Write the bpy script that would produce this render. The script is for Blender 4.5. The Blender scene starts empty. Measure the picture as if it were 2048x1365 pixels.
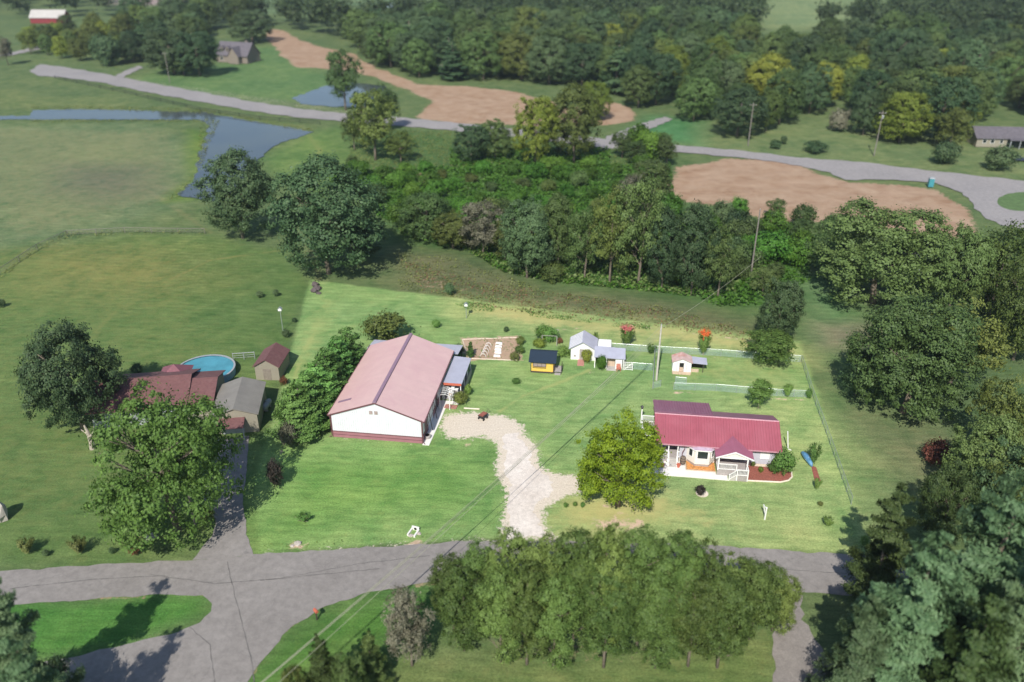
import bpy, math, random
import numpy as np
from mathutils import Vector, Matrix
from mathutils.geometry import tessellate_polygon
R = math.radians
SC = bpy.context.scene
COL = SC.collection
# ------------------------------------------------------------------ camera, sky, sun, exposure
F = 1660.0; TH = R(27.5); CH = 63.0
sT, cT = math.sin(TH), math.cos(TH)
cam = bpy.data.cameras.new('camera'); camo = bpy.data.objects.new('camera', cam); COL.objects.link(camo)
camo.location = (0, 0, CH); camo.rotation_euler = (R(90) - TH, 0, 0)
cam.sensor_width = 36; cam.lens = F / 2048 * 36; cam.clip_start = 0.5; cam.clip_end = 6000
cam.dof.use_dof = True; cam.dof.focus_distance = 112; cam.dof.aperture_fstop = 0.06
SC.camera = camo
SUN_EL, SUN_AZ = R(44), R(14)      # light travels towards azimuth SUN_AZ right of +Y
w = bpy.data.worlds.new("World"); SC.world = w; w.use_nodes = True
nt = w.node_tree; bg = nt.nodes['Background']
sky = nt.nodes.new('ShaderNodeTexSky'); sky.sky_type = 'NISHITA'; sky.sun_disc = False
sky.sun_elevation = SUN_EL; sky.sun_rotation = SUN_AZ + math.pi; sky.air_density = 1.0; sky.dust_density = 0.6
nt.links.new(sky.outputs[0], bg.inputs[0]); bg.inputs[1].default_value = 0.10
sl = bpy.data.lights.new('sun', 'SUN'); so = bpy.data.objects.new('sun', sl); COL.objects.link(so)
sl.energy = 4.2; sl.angle = R(0.5); sl.color = (1, 0.95, 0.86)
dirv = Vector((math.sin(SUN_AZ) * math.cos(SUN_EL), math.cos(SUN_AZ) * math.cos(SUN_EL), -math.sin(SUN_EL)))
so.rotation_euler = dirv.to_track_quat('-Z', 'Y').to_euler()
vs = SC.view_settings; vs.view_transform = 'Standard'; vs.look = 'None'; vs.gamma = 1; vs.exposure = 0.45
SC.cycles.max_bounces = 5; SC.cycles.transparent_max_bounces = 8; SC.cycles.caustics_reflective = False; SC.cycles.caustics_refractive = False
# ------------------------------------------------------------------ helpers
def G(px, py, h=0.0):
    """ground position (height h) of a point of the surveyed photograph"""
    dx = (px - 1024) / F; dv = (py - 682.5) / F
    t = (CH - h) / (sT + dv * cT)
    return (dx * t, (cT - dv * sT) * t)
def HT(px, py, pt):
    X, Y = G(px, py); dv = (pt - 682.5) / F
    return CH - Y * (sT + dv * cT) / (cT - dv * sT)
def MPP(px, py):
    X, Y = G(px, py); return (Y * cT + CH * sT) / F

def tag(o, label=None, cat=None, group=None, kind=None):
    if label: o['label'] = label
    if cat: o['category'] = cat
    if group: o['group'] = group
    if kind: o['kind'] = kind
    return o
def thing(name, label, cat, loc=(0, 0, 0), rz=0.0, group=None):
    o = bpy.data.objects.new(name, None); COL.objects.link(o); o.empty_display_size = 0.3
    o.location = loc; o.rotation_euler = (0, 0, rz)
    return tag(o, label, cat, group)

class MB:
    def __init__(s): s.v = []; s.f = []
    def quad(s, *p):
        n = len(s.v); s.v += [tuple(q) for q in p]; s.f.append(tuple(range(n, n + len(p)))); return s
    def hexa(s, a, b):   # a: 4 bottom pts ccw, b: 4 top pts
        n = len(s.v); s.v += [tuple(q) for q in a] + [tuple(q) for q in b]
        s.f += [(n+3, n+2, n+1, n), (n+4, n+5, n+6, n+7)] + [(n+i, n+(i+1) % 4, n+4+(i+1) % 4, n+4+i) for i in range(4)]; return s
    def box(s, x0, y0, z0, x1, y1, z1):
        return s.hexa([(x0,y0,z0),(x1,y0,z0),(x1,y1,z0),(x0,y1,z0)], [(x0,y0,z1),(x1,y0,z1),(x1,y1,z1),(x0,y1,z1)])
    def slab(s, p, t):   # 4 top corners ccw, thickness down
        return s.hexa([(q[0], q[1], q[2]-t) for q in p], p)
    def prism(s, pts, y0, y1):  # polygon in xz extruded along y (pts ccw seen from -y)
        n = len(s.v); k = len(pts)
        s.v += [(x, y0, z) for x, z in pts] + [(x, y1, z) for x, z in pts]
        s.f.append(tuple(range(n, n+k))); s.f.append(tuple(range(n+2*k-1, n+k-1, -1)))
        s.f += [(n+(i+1) % k, n+i, n+k+i, n+k+(i+1) % k) for i in range(k)]; return s
    def poly_up(s, pts, z0, z1):  # polygon in xy extruded up
        n = len(s.v); k = len(pts)
        s.v += [(x, y, z0) for x, y in pts] + [(x, y, z1) for x, y in pts]
        s.f.append(tuple(range(n+k-1, n-1, -1))); s.f.append(tuple(range(n+k, n+2*k)))
        s.f += [(n+i, n+(i+1) % k, n+k+(i+1) % k, n+k+i) for i in range(k)]; return s
    def tube(s, pts, rs, k=8, cap=True):
        pts = [Vector(p) for p in pts]
        if not hasattr(rs, '__len__'): rs = [rs] * len(pts)
        n = len(s.v); prev = None
        for i, p in enumerate(pts):
            d = (pts[min(i+1, len(pts)-1)] - pts[max(i-1, 0)])
            d = d.normalized() if d.length > 1e-9 else Vector((0, 0, 1))
            a = d.cross(Vector((0, 0, 1)) if abs(d.z) < .9 else Vector((1, 0, 0))).normalized()
            if prev is not None:
                a = (prev - d * prev.dot(d)); a = a.normalized() if a.length > 1e-6 else d.orthogonal().normalized()
            prev = a; b = d.cross(a)
            for j in range(k):
                t = 2*math.pi*j/k; s.v.append(tuple(p + (a*math.cos(t) + b*math.sin(t)) * rs[i]))
        for i in range(len(pts)-1):
            for j in range(k):
                s.f.append((n+i*k+j, n+i*k+(j+1) % k, n+(i+1)*k+(j+1) % k, n+(i+1)*k+j))
        if cap:
            s.f.append(tuple(range(n+k-1, n-1, -1))); m = n+(len(pts)-1)*k; s.f.append(tuple(range(m, m+k)))
        return s
    def lathe(s, prof, c=(0, 0, 0), k=16):
        return s.tube([(c[0], c[1], c[2]+z) for r, z in prof], [max(r, .001) for r, z in prof], k)
    def mesh(s, name, mat, smooth=False):
        me = bpy.data.meshes.new(name); me.from_pydata(s.v, [], s.f); me.update()
        if mat: me.materials.append(mat)
        if smooth: me.polygons.foreach_set('use_smooth', [True]*len(me.polygons))
        return me
    def build(s, name, mat, parent=None, loc=None, smooth=False, rz=None):
        o = bpy.data.objects.new(name, s.mesh(name, mat, smooth)); COL.objects.link(o)
        if parent: o.parent = parent
        if loc: o.location = loc
        if rz is not None: o.rotation_euler = (0, 0, rz)
        return o
def inst(name, me, parent=None, loc=(0,0,0), sc=None, rz=0.0):
    o = bpy.data.objects.new(name, me); COL.objects.link(o)
    if parent: o.parent = parent
    o.location = loc; o.rotation_euler = (0, 0, rz)
    if sc: o.scale = sc
    return o
def npmesh(name, v, f, mat, k=4):
    """v (n,3) floats, f (m,k) ints"""
    me = bpy.data.meshes.new(name); me.vertices.add(len(v)); me.vertices.foreach_set('co', np.asarray(v, np.float32).ravel())
    m = len(f); me.loops.add(m*k); me.loops.foreach_set('vertex_index', np.asarray(f, np.int32).ravel())
    me.polygons.add(m); me.polygons.foreach_set('loop_start', np.arange(0, m*k, k, dtype=np.int32))
    me.update(calc_edges=True)
    if mat: me.materials.append(mat)
    return me
# ------------------------------------------------------------------ materials
def newmat(name):
    m = bpy.data.materials.new(name); m.use_nodes = True; n = m.node_tree.nodes; l = m.node_tree.links
    return m, n, l, n['Principled BSDF']
def math_(n, l, op, a, b=None, c=None):
    x = n.new('ShaderNodeMath'); x.operation = op
    for i, q in enumerate((a, b, c)):
        if q is None: continue
        if isinstance(q, (int, float)): x.inputs[i].default_value = q
        else: l.new(q, x.inputs[i])
    return x.outputs[0]
def noise(n, l, scale, detail=3, rough=.55, vec=None, dist=0):
    x = n.new('ShaderNodeTexNoise'); x.inputs['Scale'].default_value = scale; x.inputs['Detail'].default_value = detail
    x.inputs['Roughness'].default_value = rough; x.inputs['Distortion'].default_value = dist
    if vec is not None: l.new(vec, x.inputs['Vector'])
    return x.outputs['Fac']
def ramp(n, l, fac, stops):
    x = n.new('ShaderNodeValToRGB'); e = x.color_ramp.elements
    while len(e) < len(stops): e.new(.5)
    for i, (p, c) in enumerate(stops):
        e[i].position = p; e[i].color = (*c, 1) if hasattr(c, '__len__') else (c, c, c, 1)
    l.new(fac, x.inputs[0]); return x.outputs[0]
def mixc(n, l, fac, a, b, mode='MIX'):
    x = n.new('ShaderNodeMix'); x.data_type = 'RGBA'; x.blend_type = mode
    for q, i in ((fac, 0), (a, 6), (b, 7)):
        if isinstance(q, (int, float)): x.inputs[i].default_value = q
        elif isinstance(q, tuple): x.inputs[i].default_value = (*q, 1)
        else: l.new(q, x.inputs[i])
    return x.outputs[2]
def coords(n, which='Object'):
    return n.new('ShaderNodeTexCoord').outputs[which]
def mapping(n, l, vec, sc=(1,1,1), rz=0.0):
    x = n.new('ShaderNodeMapping'); x.inputs['Scale'].default_value = sc; x.inputs['Rotation'].default_value = (0, 0, rz); l.new(vec, x.inputs[0]); return x.outputs[0]
def bump(n, l, h, st, dist, b):
    x = n.new('ShaderNodeBump'); x.inputs['Strength'].default_value = st; x.inputs['Distance'].default_value = dist
    l.new(h, x.inputs['Height']); l.new(x.outputs[0], b.inputs['Normal'])
def surf(name, col, var=.25, scale=1.2, rough=.7, metal=0.0, stain=None, stain_amt=.4, bumps=None, spec=None):
    """weathered surface: base colour broken by two noises, optional stain"""
    m, n, l, b = newmat(name); tc = coords(n)
    a = noise(n, l, scale, 5, .6, tc); c = ramp(n, l, a, [(.25, tuple(x*(1-var) for x in col)), (.75, tuple(min(1, x*(1+var)) for x in col))])
    if stain:
        s2 = noise(n, l, scale*.35, 6, .7, tc, 1.0); k = ramp(n, l, s2, [(.48, 0.0), (.68, stain_amt)])
        c = mixc(n, l, k, c, stain)
    l.new(c, b.inputs['Base Color']); b.inputs['Roughness'].default_value = rough; b.inputs['Metallic'].default_value = metal
    if spec is not None: b.inputs['Specular IOR Level'].default_value = spec
    f = noise(n, l, scale*14, 3, .6, tc); bump(n, l, f, .25, .02 if bumps is None else bumps, b)
    return m
def ribbed(name, col, pitch, axis='x', depth=.02, var=.12, rough=.45, stain=None, streak=None, sat=.35):
    """profiled sheet metal / siding: ribs as bump along one object axis"""
    m, n, l, b = newmat(name); tc = coords(n); sx = n.new('ShaderNodeSeparateXYZ'); l.new(tc, sx.inputs[0])
    o = sx.outputs[{'x': 0, 'y': 1, 'z': 2}[axis]]
    fr = math_(n, l, 'FRACT', math_(n, l, 'DIVIDE', o, pitch))
    rib = math_(n, l, 'LESS_THAN', math_(n, l, 'ABSOLUTE', math_(n, l, 'SUBTRACT', fr, .5)), .12)
    a = noise(n, l, .8, 5, .65, tc); c = ramp(n, l, a, [(.25, tuple(x*(1-var) for x in col)), (.75, tuple(min(1, x*(1+var)) for x in col))])
    pn = noise(n, l, 1.0, 0, .5, mapping(n, l, tc, (1/(pitch*3) if axis == 'x' else .01, 1/(pitch*3) if axis == 'y' else .01, .01)))
    c = mixc(n, l, ramp(n, l, pn, [(.3, 0.0), (.7, .18)]), c, tuple(x*.8 for x in col))
    if stain: c = mixc(n, l, ramp(n, l, noise(n, l, .25, 5, .7, tc, .8), [(.42, 0.0), (.7, sat)]), c, stain)
    l.new(c, b.inputs['Base Color']); b.inputs['Roughness'].default_value = rough
    bump(n, l, rib, .7, depth, b); return m
def leafmat(name, c1, c2, dark=None, trans=.3):
    m, n, l, b = newmat(name); tc = coords(n); g = n.new('ShaderNodeNewGeometry'); oi = n.new('ShaderNodeObjectInfo')
    a = noise(n, l, .45, 3, .6, tc)
    ri = g.outputs['Random Per Island']
    fac = math_(n, l, 'ADD', math_(n, l, 'MULTIPLY', ri, .45), math_(n, l, 'MULTIPLY', a, .75))
    fac = math_(n, l, 'ADD', fac, math_(n, l, 'MULTIPLY', math_(n, l, 'SUBTRACT', oi.outputs['Random'], .5), .35))
    c = ramp(n, l, fac, [(.25, c1), (.85, c2)])
    hs = n.new('ShaderNodeHueSaturation'); l.new(c, hs.inputs['Color'])
    l.new(math_(n, l, 'ADD', .8, math_(n, l, 'MULTIPLY', oi.outputs['Random'], .38)), hs.inputs['Value'])
    rb = math_(n, l, 'FRACT', math_(n, l, 'MULTIPLY', oi.outputs['Random'], 7.31))
    l.new(math_(n, l, 'ADD', .478, math_(n, l, 'MULTIPLY', rb, .034)), hs.inputs['Hue'])
    l.new(hs.outputs[0], b.inputs['Base Color']); b.inputs['Roughness'].default_value = .55; b.inputs['Specular IOR Level'].default_value = .25
    t = n.new('ShaderNodeBsdfTranslucent'); l.new(hs.outputs[0], t.inputs[0]); mx = n.new('ShaderNodeMixShader'); mx.inputs[0].default_value = trans
    l.new(b.outputs[0], mx.inputs[1]); l.new(t.outputs[0], mx.inputs[2]); l.new(mx.outputs[0], n['Material Output'].inputs[0])
    return m
M = {}
M['bark'] = surf('bark', (.16, .13, .10), .4, 3, .9, bumps=.05)
M['palebark'] = surf('pale_bark', (.38, .33, .27), .3, 3, .9, bumps=.05)
M['oak'] = leafmat('oak_leaves', (.036, .082, .034), (.11, .175, .075))
M['mid'] = leafmat('green_leaves', (0.055, 0.1, 0.032), (0.13, 0.2, 0.06))
M['olive'] = leafmat('olive_leaves', (.07, .11, .03), (.155, .205, .05))
M['yellow'] = leafmat('yellow_green_leaves', (.12, .18, .025), (.25, .30, .05))
M['pine'] = leafmat('pine_needles', (.065, .13, .055), (.18, .28, .135))
M['cedar'] = leafmat('cedar_leaves', (.055, .14, .03), (.19, .36, .09))
M['maple'] = leafmat('maple_leaves', (0.06, 0.13, 0.01), (0.22, 0.31, 0.02))
M['lotgreen'] = leafmat('garden_leaves', (0.07, 0.16, 0.035), (0.2, 0.34, 0.08))
M['yardleaf'] = leafmat('yard_tree_leaves', (.055, .12, .025), (.135, .24, .052))
M['hedge'] = leafmat('hedge_leaves', (.06, .11, .028), (.16, .235, .06))
M['grey'] = leafmat('greyish_leaves', (0.11, 0.12, 0.07), (0.22, 0.21, 0.15))
M['russet'] = leafmat('russet_leaves', (.12, .055, .03), (.30, .13, .07))
M['pink'] = leafmat('pink_blossom', (.45, .10, .12), (.75, .28, .27))
M['red'] = leafmat('red_blossom', (.45, .06, .025), (.75, .16, .06))
M['plum'] = leafmat('plum_leaves', (.03, .032, .025), (.10, .075, .065))
M['kudzu'] = leafmat('vine_leaves', (0.04, 0.12, 0.014), (0.1, 0.22, 0.03))
M['weed'] = leafmat('weed_leaves', (.07, .11, .03), (.17, .20, .06))
M['straw'] = leafmat('dry_grass', (.16, .10, .05), (.30, .20, .10))
M['white'] = surf('white_paint', (.78, .78, .77), .06, 1.5, .5, stain=(.55, .52, .48), stain_amt=.25)
M['trim'] = surf('white_trim', (.8, .8, .79), .04, 2, .45)
M['siding'] = ribbed('grey_lap_siding', (.52, .53, .60), .14, 'z', .02, .06, .6)
M['baysiding'] = ribbed('cream_siding', (.78, .75, .70), .14, 'z', .015, .05, .6)
M['maroon'] = ribbed('maroon_metal_roof', (.33, .09, .12), .26, 'x', .02, .12, .38, stain=(.39, .14, .175))
M['maroon_y'] = ribbed('maroon_metal_roof_cross', (.33, .12, .18), .26, 'y', .02, .12, .38)
M['purple'] = ribbed('purple_brown_metal_roof', (.30, .12, .19), .3, 'x', .02, .15, .4, stain=(.38, .24, .30))
M['barnroof'] = ribbed('faded_pink_metal_roof', (.62, .42, .405), .3, 'y', .004, .05, .5, stain=(.56, .35, .36), sat=.8)
M['barnwall'] = ribbed('pale_blue_white_metal_wall', (.69, .70, .75), .3, 'x', .02, .05, .45)
M['barnwall_y'] = ribbed('pale_metal_wall_side', (.66, .70, .74), .3, 'y', .02, .05, .45)
M['wains'] = ribbed('dusty_red_wainscot', (.33, .15, .18), .3, 'x', .02, .12, .5)
M['darktrim'] = surf('brown_trim', (.14, .06, .07), .2, 3, .5)
M['greyroof'] = ribbed('grey_metal_roof', (.42, .43, .52), .3, 'y', .02, .12, .45, stain=(.34, .34, .40))
M['greyroof_x'] = ribbed('pale_grey_metal_roof', (.46, .46, .54), .3, 'x', .02, .12, .45)
M['navy'] = surf('dark_blue_shingles', (.010, .024, .045), .4, 8, .8, bumps=.03)
M['yellowpaint'] = ribbed('yellow_board_siding', (.75, .50, .10), .18, 'z', .02, .1, .6)
M['darkwood'] = surf('dark_wood', (.055, .04, .035), .3, 6, .8)
M['greywood'] = surf('weathered_wood', (.34, .31, .30), .25, 6, .85)
M['tan'] = surf('tan_boards', (.52, .40, .30), .2, 4, .8)
M['paver'] = surf('red_pavers', (.42, .20, .16), .35, 9, .85, bumps=.03)
M['concrete'] = surf('bright_concrete', (.74, .72, .69), .06, 1.0, .8, stain=(.6, .57, .53), stain_amt=.3)
M['oldconcrete'] = surf('old_concrete', (.42, .40, .38), .2, 1.0, .9)
M['glass'] = surf('dark_window_glass', (.02, .028, .03), .3, 2, .12)
M['black'] = surf('black_metal', (.015, .015, .017), .3, 4, .45)
M['steel'] = surf('galvanised_steel', (.42, .46, .46), .15, 6, .4, metal=.5)
M['polewood'] = surf('bleached_pole_wood', (.50, .47, .42), .2, 5, .85)
M['greypole'] = surf('grey_pole_wood', (.20, .18, .16), .2, 5, .85)
M['clay'] = surf('terracotta', (.48, .12, .07), .15, 6, .7)
M['barrel'] = surf('barrel_wood', (.17, .13, .10), .5, 9, .8)
M['chips'] = surf('orange_wood_chips', (.55, .25, .08), .6, 5, .95, bumps=.08)
M['mulch'] = surf('red_brown_mulch', (.26, .085, .06), .45, 7, .95, bumps=.06)
M['sand'] = surf('pale_stone_edging', (.66, .58, .48), .2, 6, .9, bumps=.04)
M['blue'] = surf('blue_tarpaulin', (.10, .25, .42), .4, 3, .4)
M['pool'] = surf('pool_water', (.07, .26, .33), .25, .5, .08)
M['poolside'] = surf('pool_side', (.25, .38, .48), .2, 2, .5)
M['nroof'] = surf('faded_maroon_shingles', (.14, .062, .062), .22, 3, .85, stain=(.2, .11, .1))
M['nroof2'] = surf('dark_shingles', (.035, .03, .045), .25, 3, .85)
M['ngrey'] = ribbed('neighbour_grey_metal_roof', (.225, .21, .185), .35, 'y', .02, .15, .5, stain=(.17, .15, .14))
M['ncream'] = ribbed('cream_wall', (.28, .255, .20), .2, 'z', .015, .1, .7)
M['nwhite'] = surf('off_white_wall', (.30, .32, .34), .12, 2, .7)
M['redbarn'] = ribbed('red_barn_board', (.22, .025, .03), .3, 'x', .02, .2, .7)
M['hroof'] = surf('grey_brown_shingles', (.11, .10, .115), .3, 1.5, .85)
M['brick'] = surf('tan_brick', (.21, .18, .15), .25, 2, .85)
M['carpaint'] = surf('dark_blue_car_paint', (.03, .04, .07), .1, 2, .25)
M['teal'] = surf('teal_plastic', (.05, .25, .30), .15, 4, .4)
M['rust'] = surf('rust', (.20, .07, .035), .5, 6, .8)
M['flag'] = surf('faded_red_white', (.35, .2, .2), .5, 4, .8)

# chain-link: woven diagonal wires cut out of a sheet
m, n, l, b = newmat('chain_link_fabric'); tc = coords(n); sx = n.new('ShaderNodeSeparateXYZ'); l.new(tc, sx.inputs[0])
u = math_(n, l, 'ADD', sx.outputs[0], sx.outputs[2]); v_ = math_(n, l, 'SUBTRACT', sx.outputs[0], sx.outputs[2])
fa = math_(n, l, 'LESS_THAN', math_(n, l, 'FRACT', math_(n, l, 'DIVIDE', u, .08)), .16)
fb = math_(n, l, 'LESS_THAN', math_(n, l, 'FRACT', math_(n, l, 'DIVIDE', v_, .08)), .16)
tr = n.new('ShaderNodeBsdfTransparent'); mx = n.new('ShaderNodeMixShader'); l.new(math_(n, l, 'MAXIMUM', fa, fb), mx.inputs[0])
l.new(tr.outputs[0], mx.inputs[1]); l.new(b.outputs[0], mx.inputs[2]); l.new(mx.outputs[0], n['Material Output'].inputs[0])
b.inputs['Base Color'].default_value = (.38, .52, .50, 1); b.inputs['Roughness'].default_value = .5
M['link'] = m
# water
m, n, l, b = newmat('pond_water'); tc = coords(n)
l.new(ramp(n, l, noise(n, l, .05, 4, .6, tc), [(.35, (.05, .065, .075)), (.7, (.075, .09, .085))]), b.inputs['Base Color'])
b.inputs['Roughness'].default_value = .05; b.inputs['IOR'].default_value = 1.4
bump(n, l, noise(n, l, .9, 3, .6, mapping(n, l, tc, (1, .35, 1))), .12, .03, b)
M['water'] = m
# asphalt
def road_mat(name, c1, c2, sc=1.0, crack=True, gravel=False):
    m, n, l, b = newmat(name); tc = coords(n)
    a = noise(n, l, .09*sc, 5, .6, tc); bb = noise(n, l, 1.1*sc, 6, .75, tc); fine = noise(n, l, 9*sc, 2, .7, tc)
    c = ramp(n, l, a, [(.3, c1), (.7, c2)])
    c = mixc(n, l, 1.0, c, ramp(n, l, bb, [(.25, .72), (.75, 1.2)]), 'MULTIPLY')
    c = mixc(n, l, 1.0, c, ramp(n, l, fine, [(.25, .75 if gravel else .9), (.75, 1.25 if gravel else 1.1)]), 'MULTIPLY')
    if crack:
        v = n.new('ShaderNodeTexVoronoi'); v.feature = 'DISTANCE_TO_EDGE'; v.inputs['Scale'].default_value = .14
        wn = n.new('ShaderNodeTexNoise'); wn.inputs['Scale'].default_value = .5; wn.inputs['Detail'].default_value = 4; l.new(tc, wn.inputs['Vector'])
        mm = n.new('ShaderNodeMix'); mm.data_type = 'VECTOR'; mm.inputs[0].default_value = .25
        sc2 = n.new('ShaderNodeVectorMath'); sc2.operation = 'MULTIPLY_ADD'; l.new(wn.outputs['Color'], sc2.inputs[0]); sc2.inputs[1].default_value = (2, 2, 0); l.new(tc, sc2.inputs[2])
        l.new(sc2.outputs[0], v.inputs['Vector'])
        k = math_(n, l, 'LESS_THAN', v.outputs['Distance'], .006)
        patch = noise(n, l, .6, 2, .5, tc); k2 = math_(n, l, 'GREATER_THAN', patch, .72)
        c = mixc(n, l, math_(n, l, 'MULTIPLY', k, .12), c, (.06, .06, .06)); c = mixc(n, l, math_(n, l, 'MULTIPLY', k2, .22), c, (.08, .08, .08))
    l.new(c, b.inputs['Base Color']); b.inputs['Roughness'].default_value = .85
    bump(n, l, fine, .5, .02, b); return m
M['asphalt'] = road_mat('aged_asphalt', (.205, .188, .175), (.262, .242, .228))
M['farasphalt'] = road_mat('far_asphalt', (.25, .235, .235), (.30, .28, .275), crack=False)
M['gravel'] = road_mat('pale_gravel', (.57, .50, .44), (.74, .68, .62), 1.6, False, True)
M['ngravel'] = road_mat('brown_gravel', (.19, .17, .155), (.27, .245, .225), 1.2, False, True)
# ground
m, n, l, b = newmat('grass_and_soil'); tc = coords(n)
at = n.new('ShaderNodeAttribute'); at.attribute_name = 'zone'; mk = n.new('ShaderNodeAttribute'); mk.attribute_name = 'mask'
sp = n.new('ShaderNodeSeparateColor'); l.new(mk.outputs['Color'], sp.inputs[0])
rot = mapping(n, l, tc, (.35, 1.6, 1), R(7.4))
big = noise(n, l, .035, 4, .6, tc); md = noise(n, l, .22, 5, .65, tc, .4); stroke = noise(n, l, .9, 5, .7, rot); fine = noise(n, l, 4.5, 4, .75, tc)
c = mixc(n, l, 1.0, at.outputs['Color'], ramp(n, l, big, [(.3, (.78, .86, .86)), (.7, (1.2, 1.1, 1.05))]), 'MULTIPLY')
c = mixc(n, l, 1.0, c, ramp(n, l, md, [(.30, (.66, .78, .70)), (.70, (1.32, 1.16, 1.2))]), 'MULTIPLY')
c = mixc(n, l, 1.0, c, ramp(n, l, stroke, [(.28, .74), (.72, 1.25)]), 'MULTIPLY')
c = mixc(n, l, 1.0, c, ramp(n, l, fine, [(.25, .58), (.75, 1.42)]), 'MULTIPLY')
wv = n.new('ShaderNodeTexWave'); wv.wave_type = 'BANDS'; wv.bands_direction = 'Y'; wv.inputs['Scale'].default_value = .19; wv.inputs['Distortion'].default_value = 1.6; wv.inputs['Detail'].default_value = 3; wv.inputs['Detail Scale'].default_value = .35; wv.inputs['Detail Roughness'].default_value = .6
l.new(mapping(n, l, tc, (1, 1, 1), R(8)), wv.inputs['Vector'])
c = mixc(n, l, 1.0, c, ramp(n, l, wv.outputs['Fac'], [(.2, (.96, .97, .96)), (.8, (1.04, 1.03, 1.03))]), 'MULTIPLY')
dry = ramp(n, l, math_(n, l, 'ADD', math_(n, l, 'MULTIPLY', noise(n, l, .5, 6, .75, tc), .9), math_(n, l, 'MULTIPLY', sp.outputs[2], .9)), [(.72, 0.0), (1.05, 1.0)])
c = mixc(n, l, math_(n, l, 'MULTIPLY', dry, .75), c, mixc(n, l, 1.0, at.outputs['Color'], (1.6, 1.12, 1.15), 'MULTIPLY'))
nz = noise(n, l, .8, 7, .75, tc)
soilf = ramp(n, l, math_(n, l, 'ADD', sp.outputs[0], math_(n, l, 'MULTIPLY', math_(n, l, 'SUBTRACT', nz, .5), 1.3)), [(.45, 0.0), (.62, 1.0)])
soil = ramp(n, l, noise(n, l, .12, 6, .65, tc), [(.3, (.28, .175, .11)), (.7, (.36, .25, .175))])
soil = mixc(n, l, 1.0, soil, ramp(n, l, noise(n, l, .5, 6, .75, mapping(n, l, tc, (.25, 1.3, 1), R(12)), 1.2), [(.3, .8), (.7, 1.15)]), 'MULTIPLY')
soil2 = mixc(n, l, ramp(n, l, md, [(.4, 0.0), (.7, .7)]), soil, (.42, .31, .22))
al = n.new('ShaderNodeAttribute'); al.attribute_name = 'mask'
soil3 = mixc(n, l, al.outputs['Alpha'], soil2, (.62, .46, .34))
c = mixc(n, l, soilf, c, soil3)
gf = ramp(n, l, math_(n, l, 'ADD', sp.outputs[1], math_(n, l, 'MULTIPLY', math_(n, l, 'SUBTRACT', noise(n, l, 1.6, 7, .8, tc), .5), 1.5)), [(.46, 0.0), (.6, 1.0)])
gcol = ramp(n, l, fine, [(.2, (.44, .36, .27)), (.8, (.78, .71, .61))])
c = mixc(n, l, gf, c, gcol)
l.new(c, b.inputs['Base Color']); b.inputs['Roughness'].default_value = .95; b.inputs['Specular IOR Level'].default_value = .1
bump(n, l, math_(n, l, 'ADD', fine, math_(n, l, 'MULTIPLY', stroke, .8)), .8, .10, b)
M['ground'] = m
M['islandgrass'] = surf('verge_grass', (.08, .14, .045), .35, .8, .95, bumps=.08)

# ------------------------------------------------------------------ ground sheet
def axis(lo, hi, a, b, d, g):
    xs = list(np.arange(a, b, d)); x = xs[-1]; st = d
    while x < hi: st *= g; x += st; xs.append(x)
    x = xs[0]; st = d
    while x > lo: st *= g; x -= st; xs.insert(0, x)
    return np.array(xs)
xs = axis(-2600, 2600, -52, 64, .42, 1.022); ys = axis(-600, 3800, 46, 150, .42, 1.014)
XX, YY = np.meshgrid(xs, ys); PX = XX.ravel(); PY = YY.ravel()
def sdist(poly):
    p = np.array(poly); q = np.roll(p, -1, 0); d = np.full(PX.shape, 1e9); ins = np.zeros(PX.shape, bool)
    for (ax, ay), (bx, by) in zip(p, q):
        ex, ey = bx-ax, by-ay; t = np.clip(((PX-ax)*ex+(PY-ay)*ey)/(ex*ex+ey*ey+1e-9), 0, 1)
        d = np.minimum(d, np.hypot(PX-ax-t*ex, PY-ay-t*ey))
        c_ = ((ay > PY) != (by > PY)); xi = ax+(PY-ay)*ex/(ey if abs(ey) > 1e-9 else 1e-9); ins ^= (c_ & (PX < xi))
    return np.where(ins, d, -d)
def px(poly): return [G(*p) for p in poly]
def wobble(x, y, s):
    return (np.sin(x/s+1.3*np.sin(y/s*.7))+np.sin(y/s*1.3+1.7*np.sin(x/s*.9+2)))*.5
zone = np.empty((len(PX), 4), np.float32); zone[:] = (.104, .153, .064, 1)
mask = np.zeros((len(PX), 4), np.float32)
def paint(poly, col, soft, wob=0.0):
    d = sdist(px(poly)) + wob*wobble(PX, PY, max(soft*2, 1.5)); k = np.clip(d/soft*.5+.5, 0, 1)[:, None]
    zone[:, :3] = zone[:, :3]*(1-k)+np.array(col)*k
def setmask(poly, ch, soft, val=1.0, wob=0.0, off=0.0):
    d = sdist(px(poly)) + off + wob*wobble(PX, PY, max(soft*1.5, 1.2)); k = np.clip(d/soft*.5+.5, 0, 1)*val
    mask[:, ch] = np.maximum(mask[:, ch], k)
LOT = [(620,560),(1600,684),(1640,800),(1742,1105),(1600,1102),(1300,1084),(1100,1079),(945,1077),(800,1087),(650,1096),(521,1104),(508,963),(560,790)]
paint([(-400,470),(120,470),(250,464),(410,468),(560,500),(620,560),(560,790),(508,960),(521,1104),(0,1145),(-400,1160)], (0.102, 0.167, 0.055), 2, 1)   # mown field
paint([(100,500),(350,520),(420,560),(250,580),(90,560)], (0.154, 0.185, 0.062), 12, 4)
paint([(-300,250),(300,245),(400,290),(380,400),(250,460),(0,500),(-400,520)], (0.130, 0.181, 0.088), 6, 2)                 # pale pasture
paint([(120,330),(300,330),(330,380),(200,400),(100,380)], (0.109, 0.141, 0.085), 8, 4)
paint([(-300,150),(400,215),(640,255),(600,262),(420,222),(-300,215)], (0.121, 0.167, 0.068), 4, 2)
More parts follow.
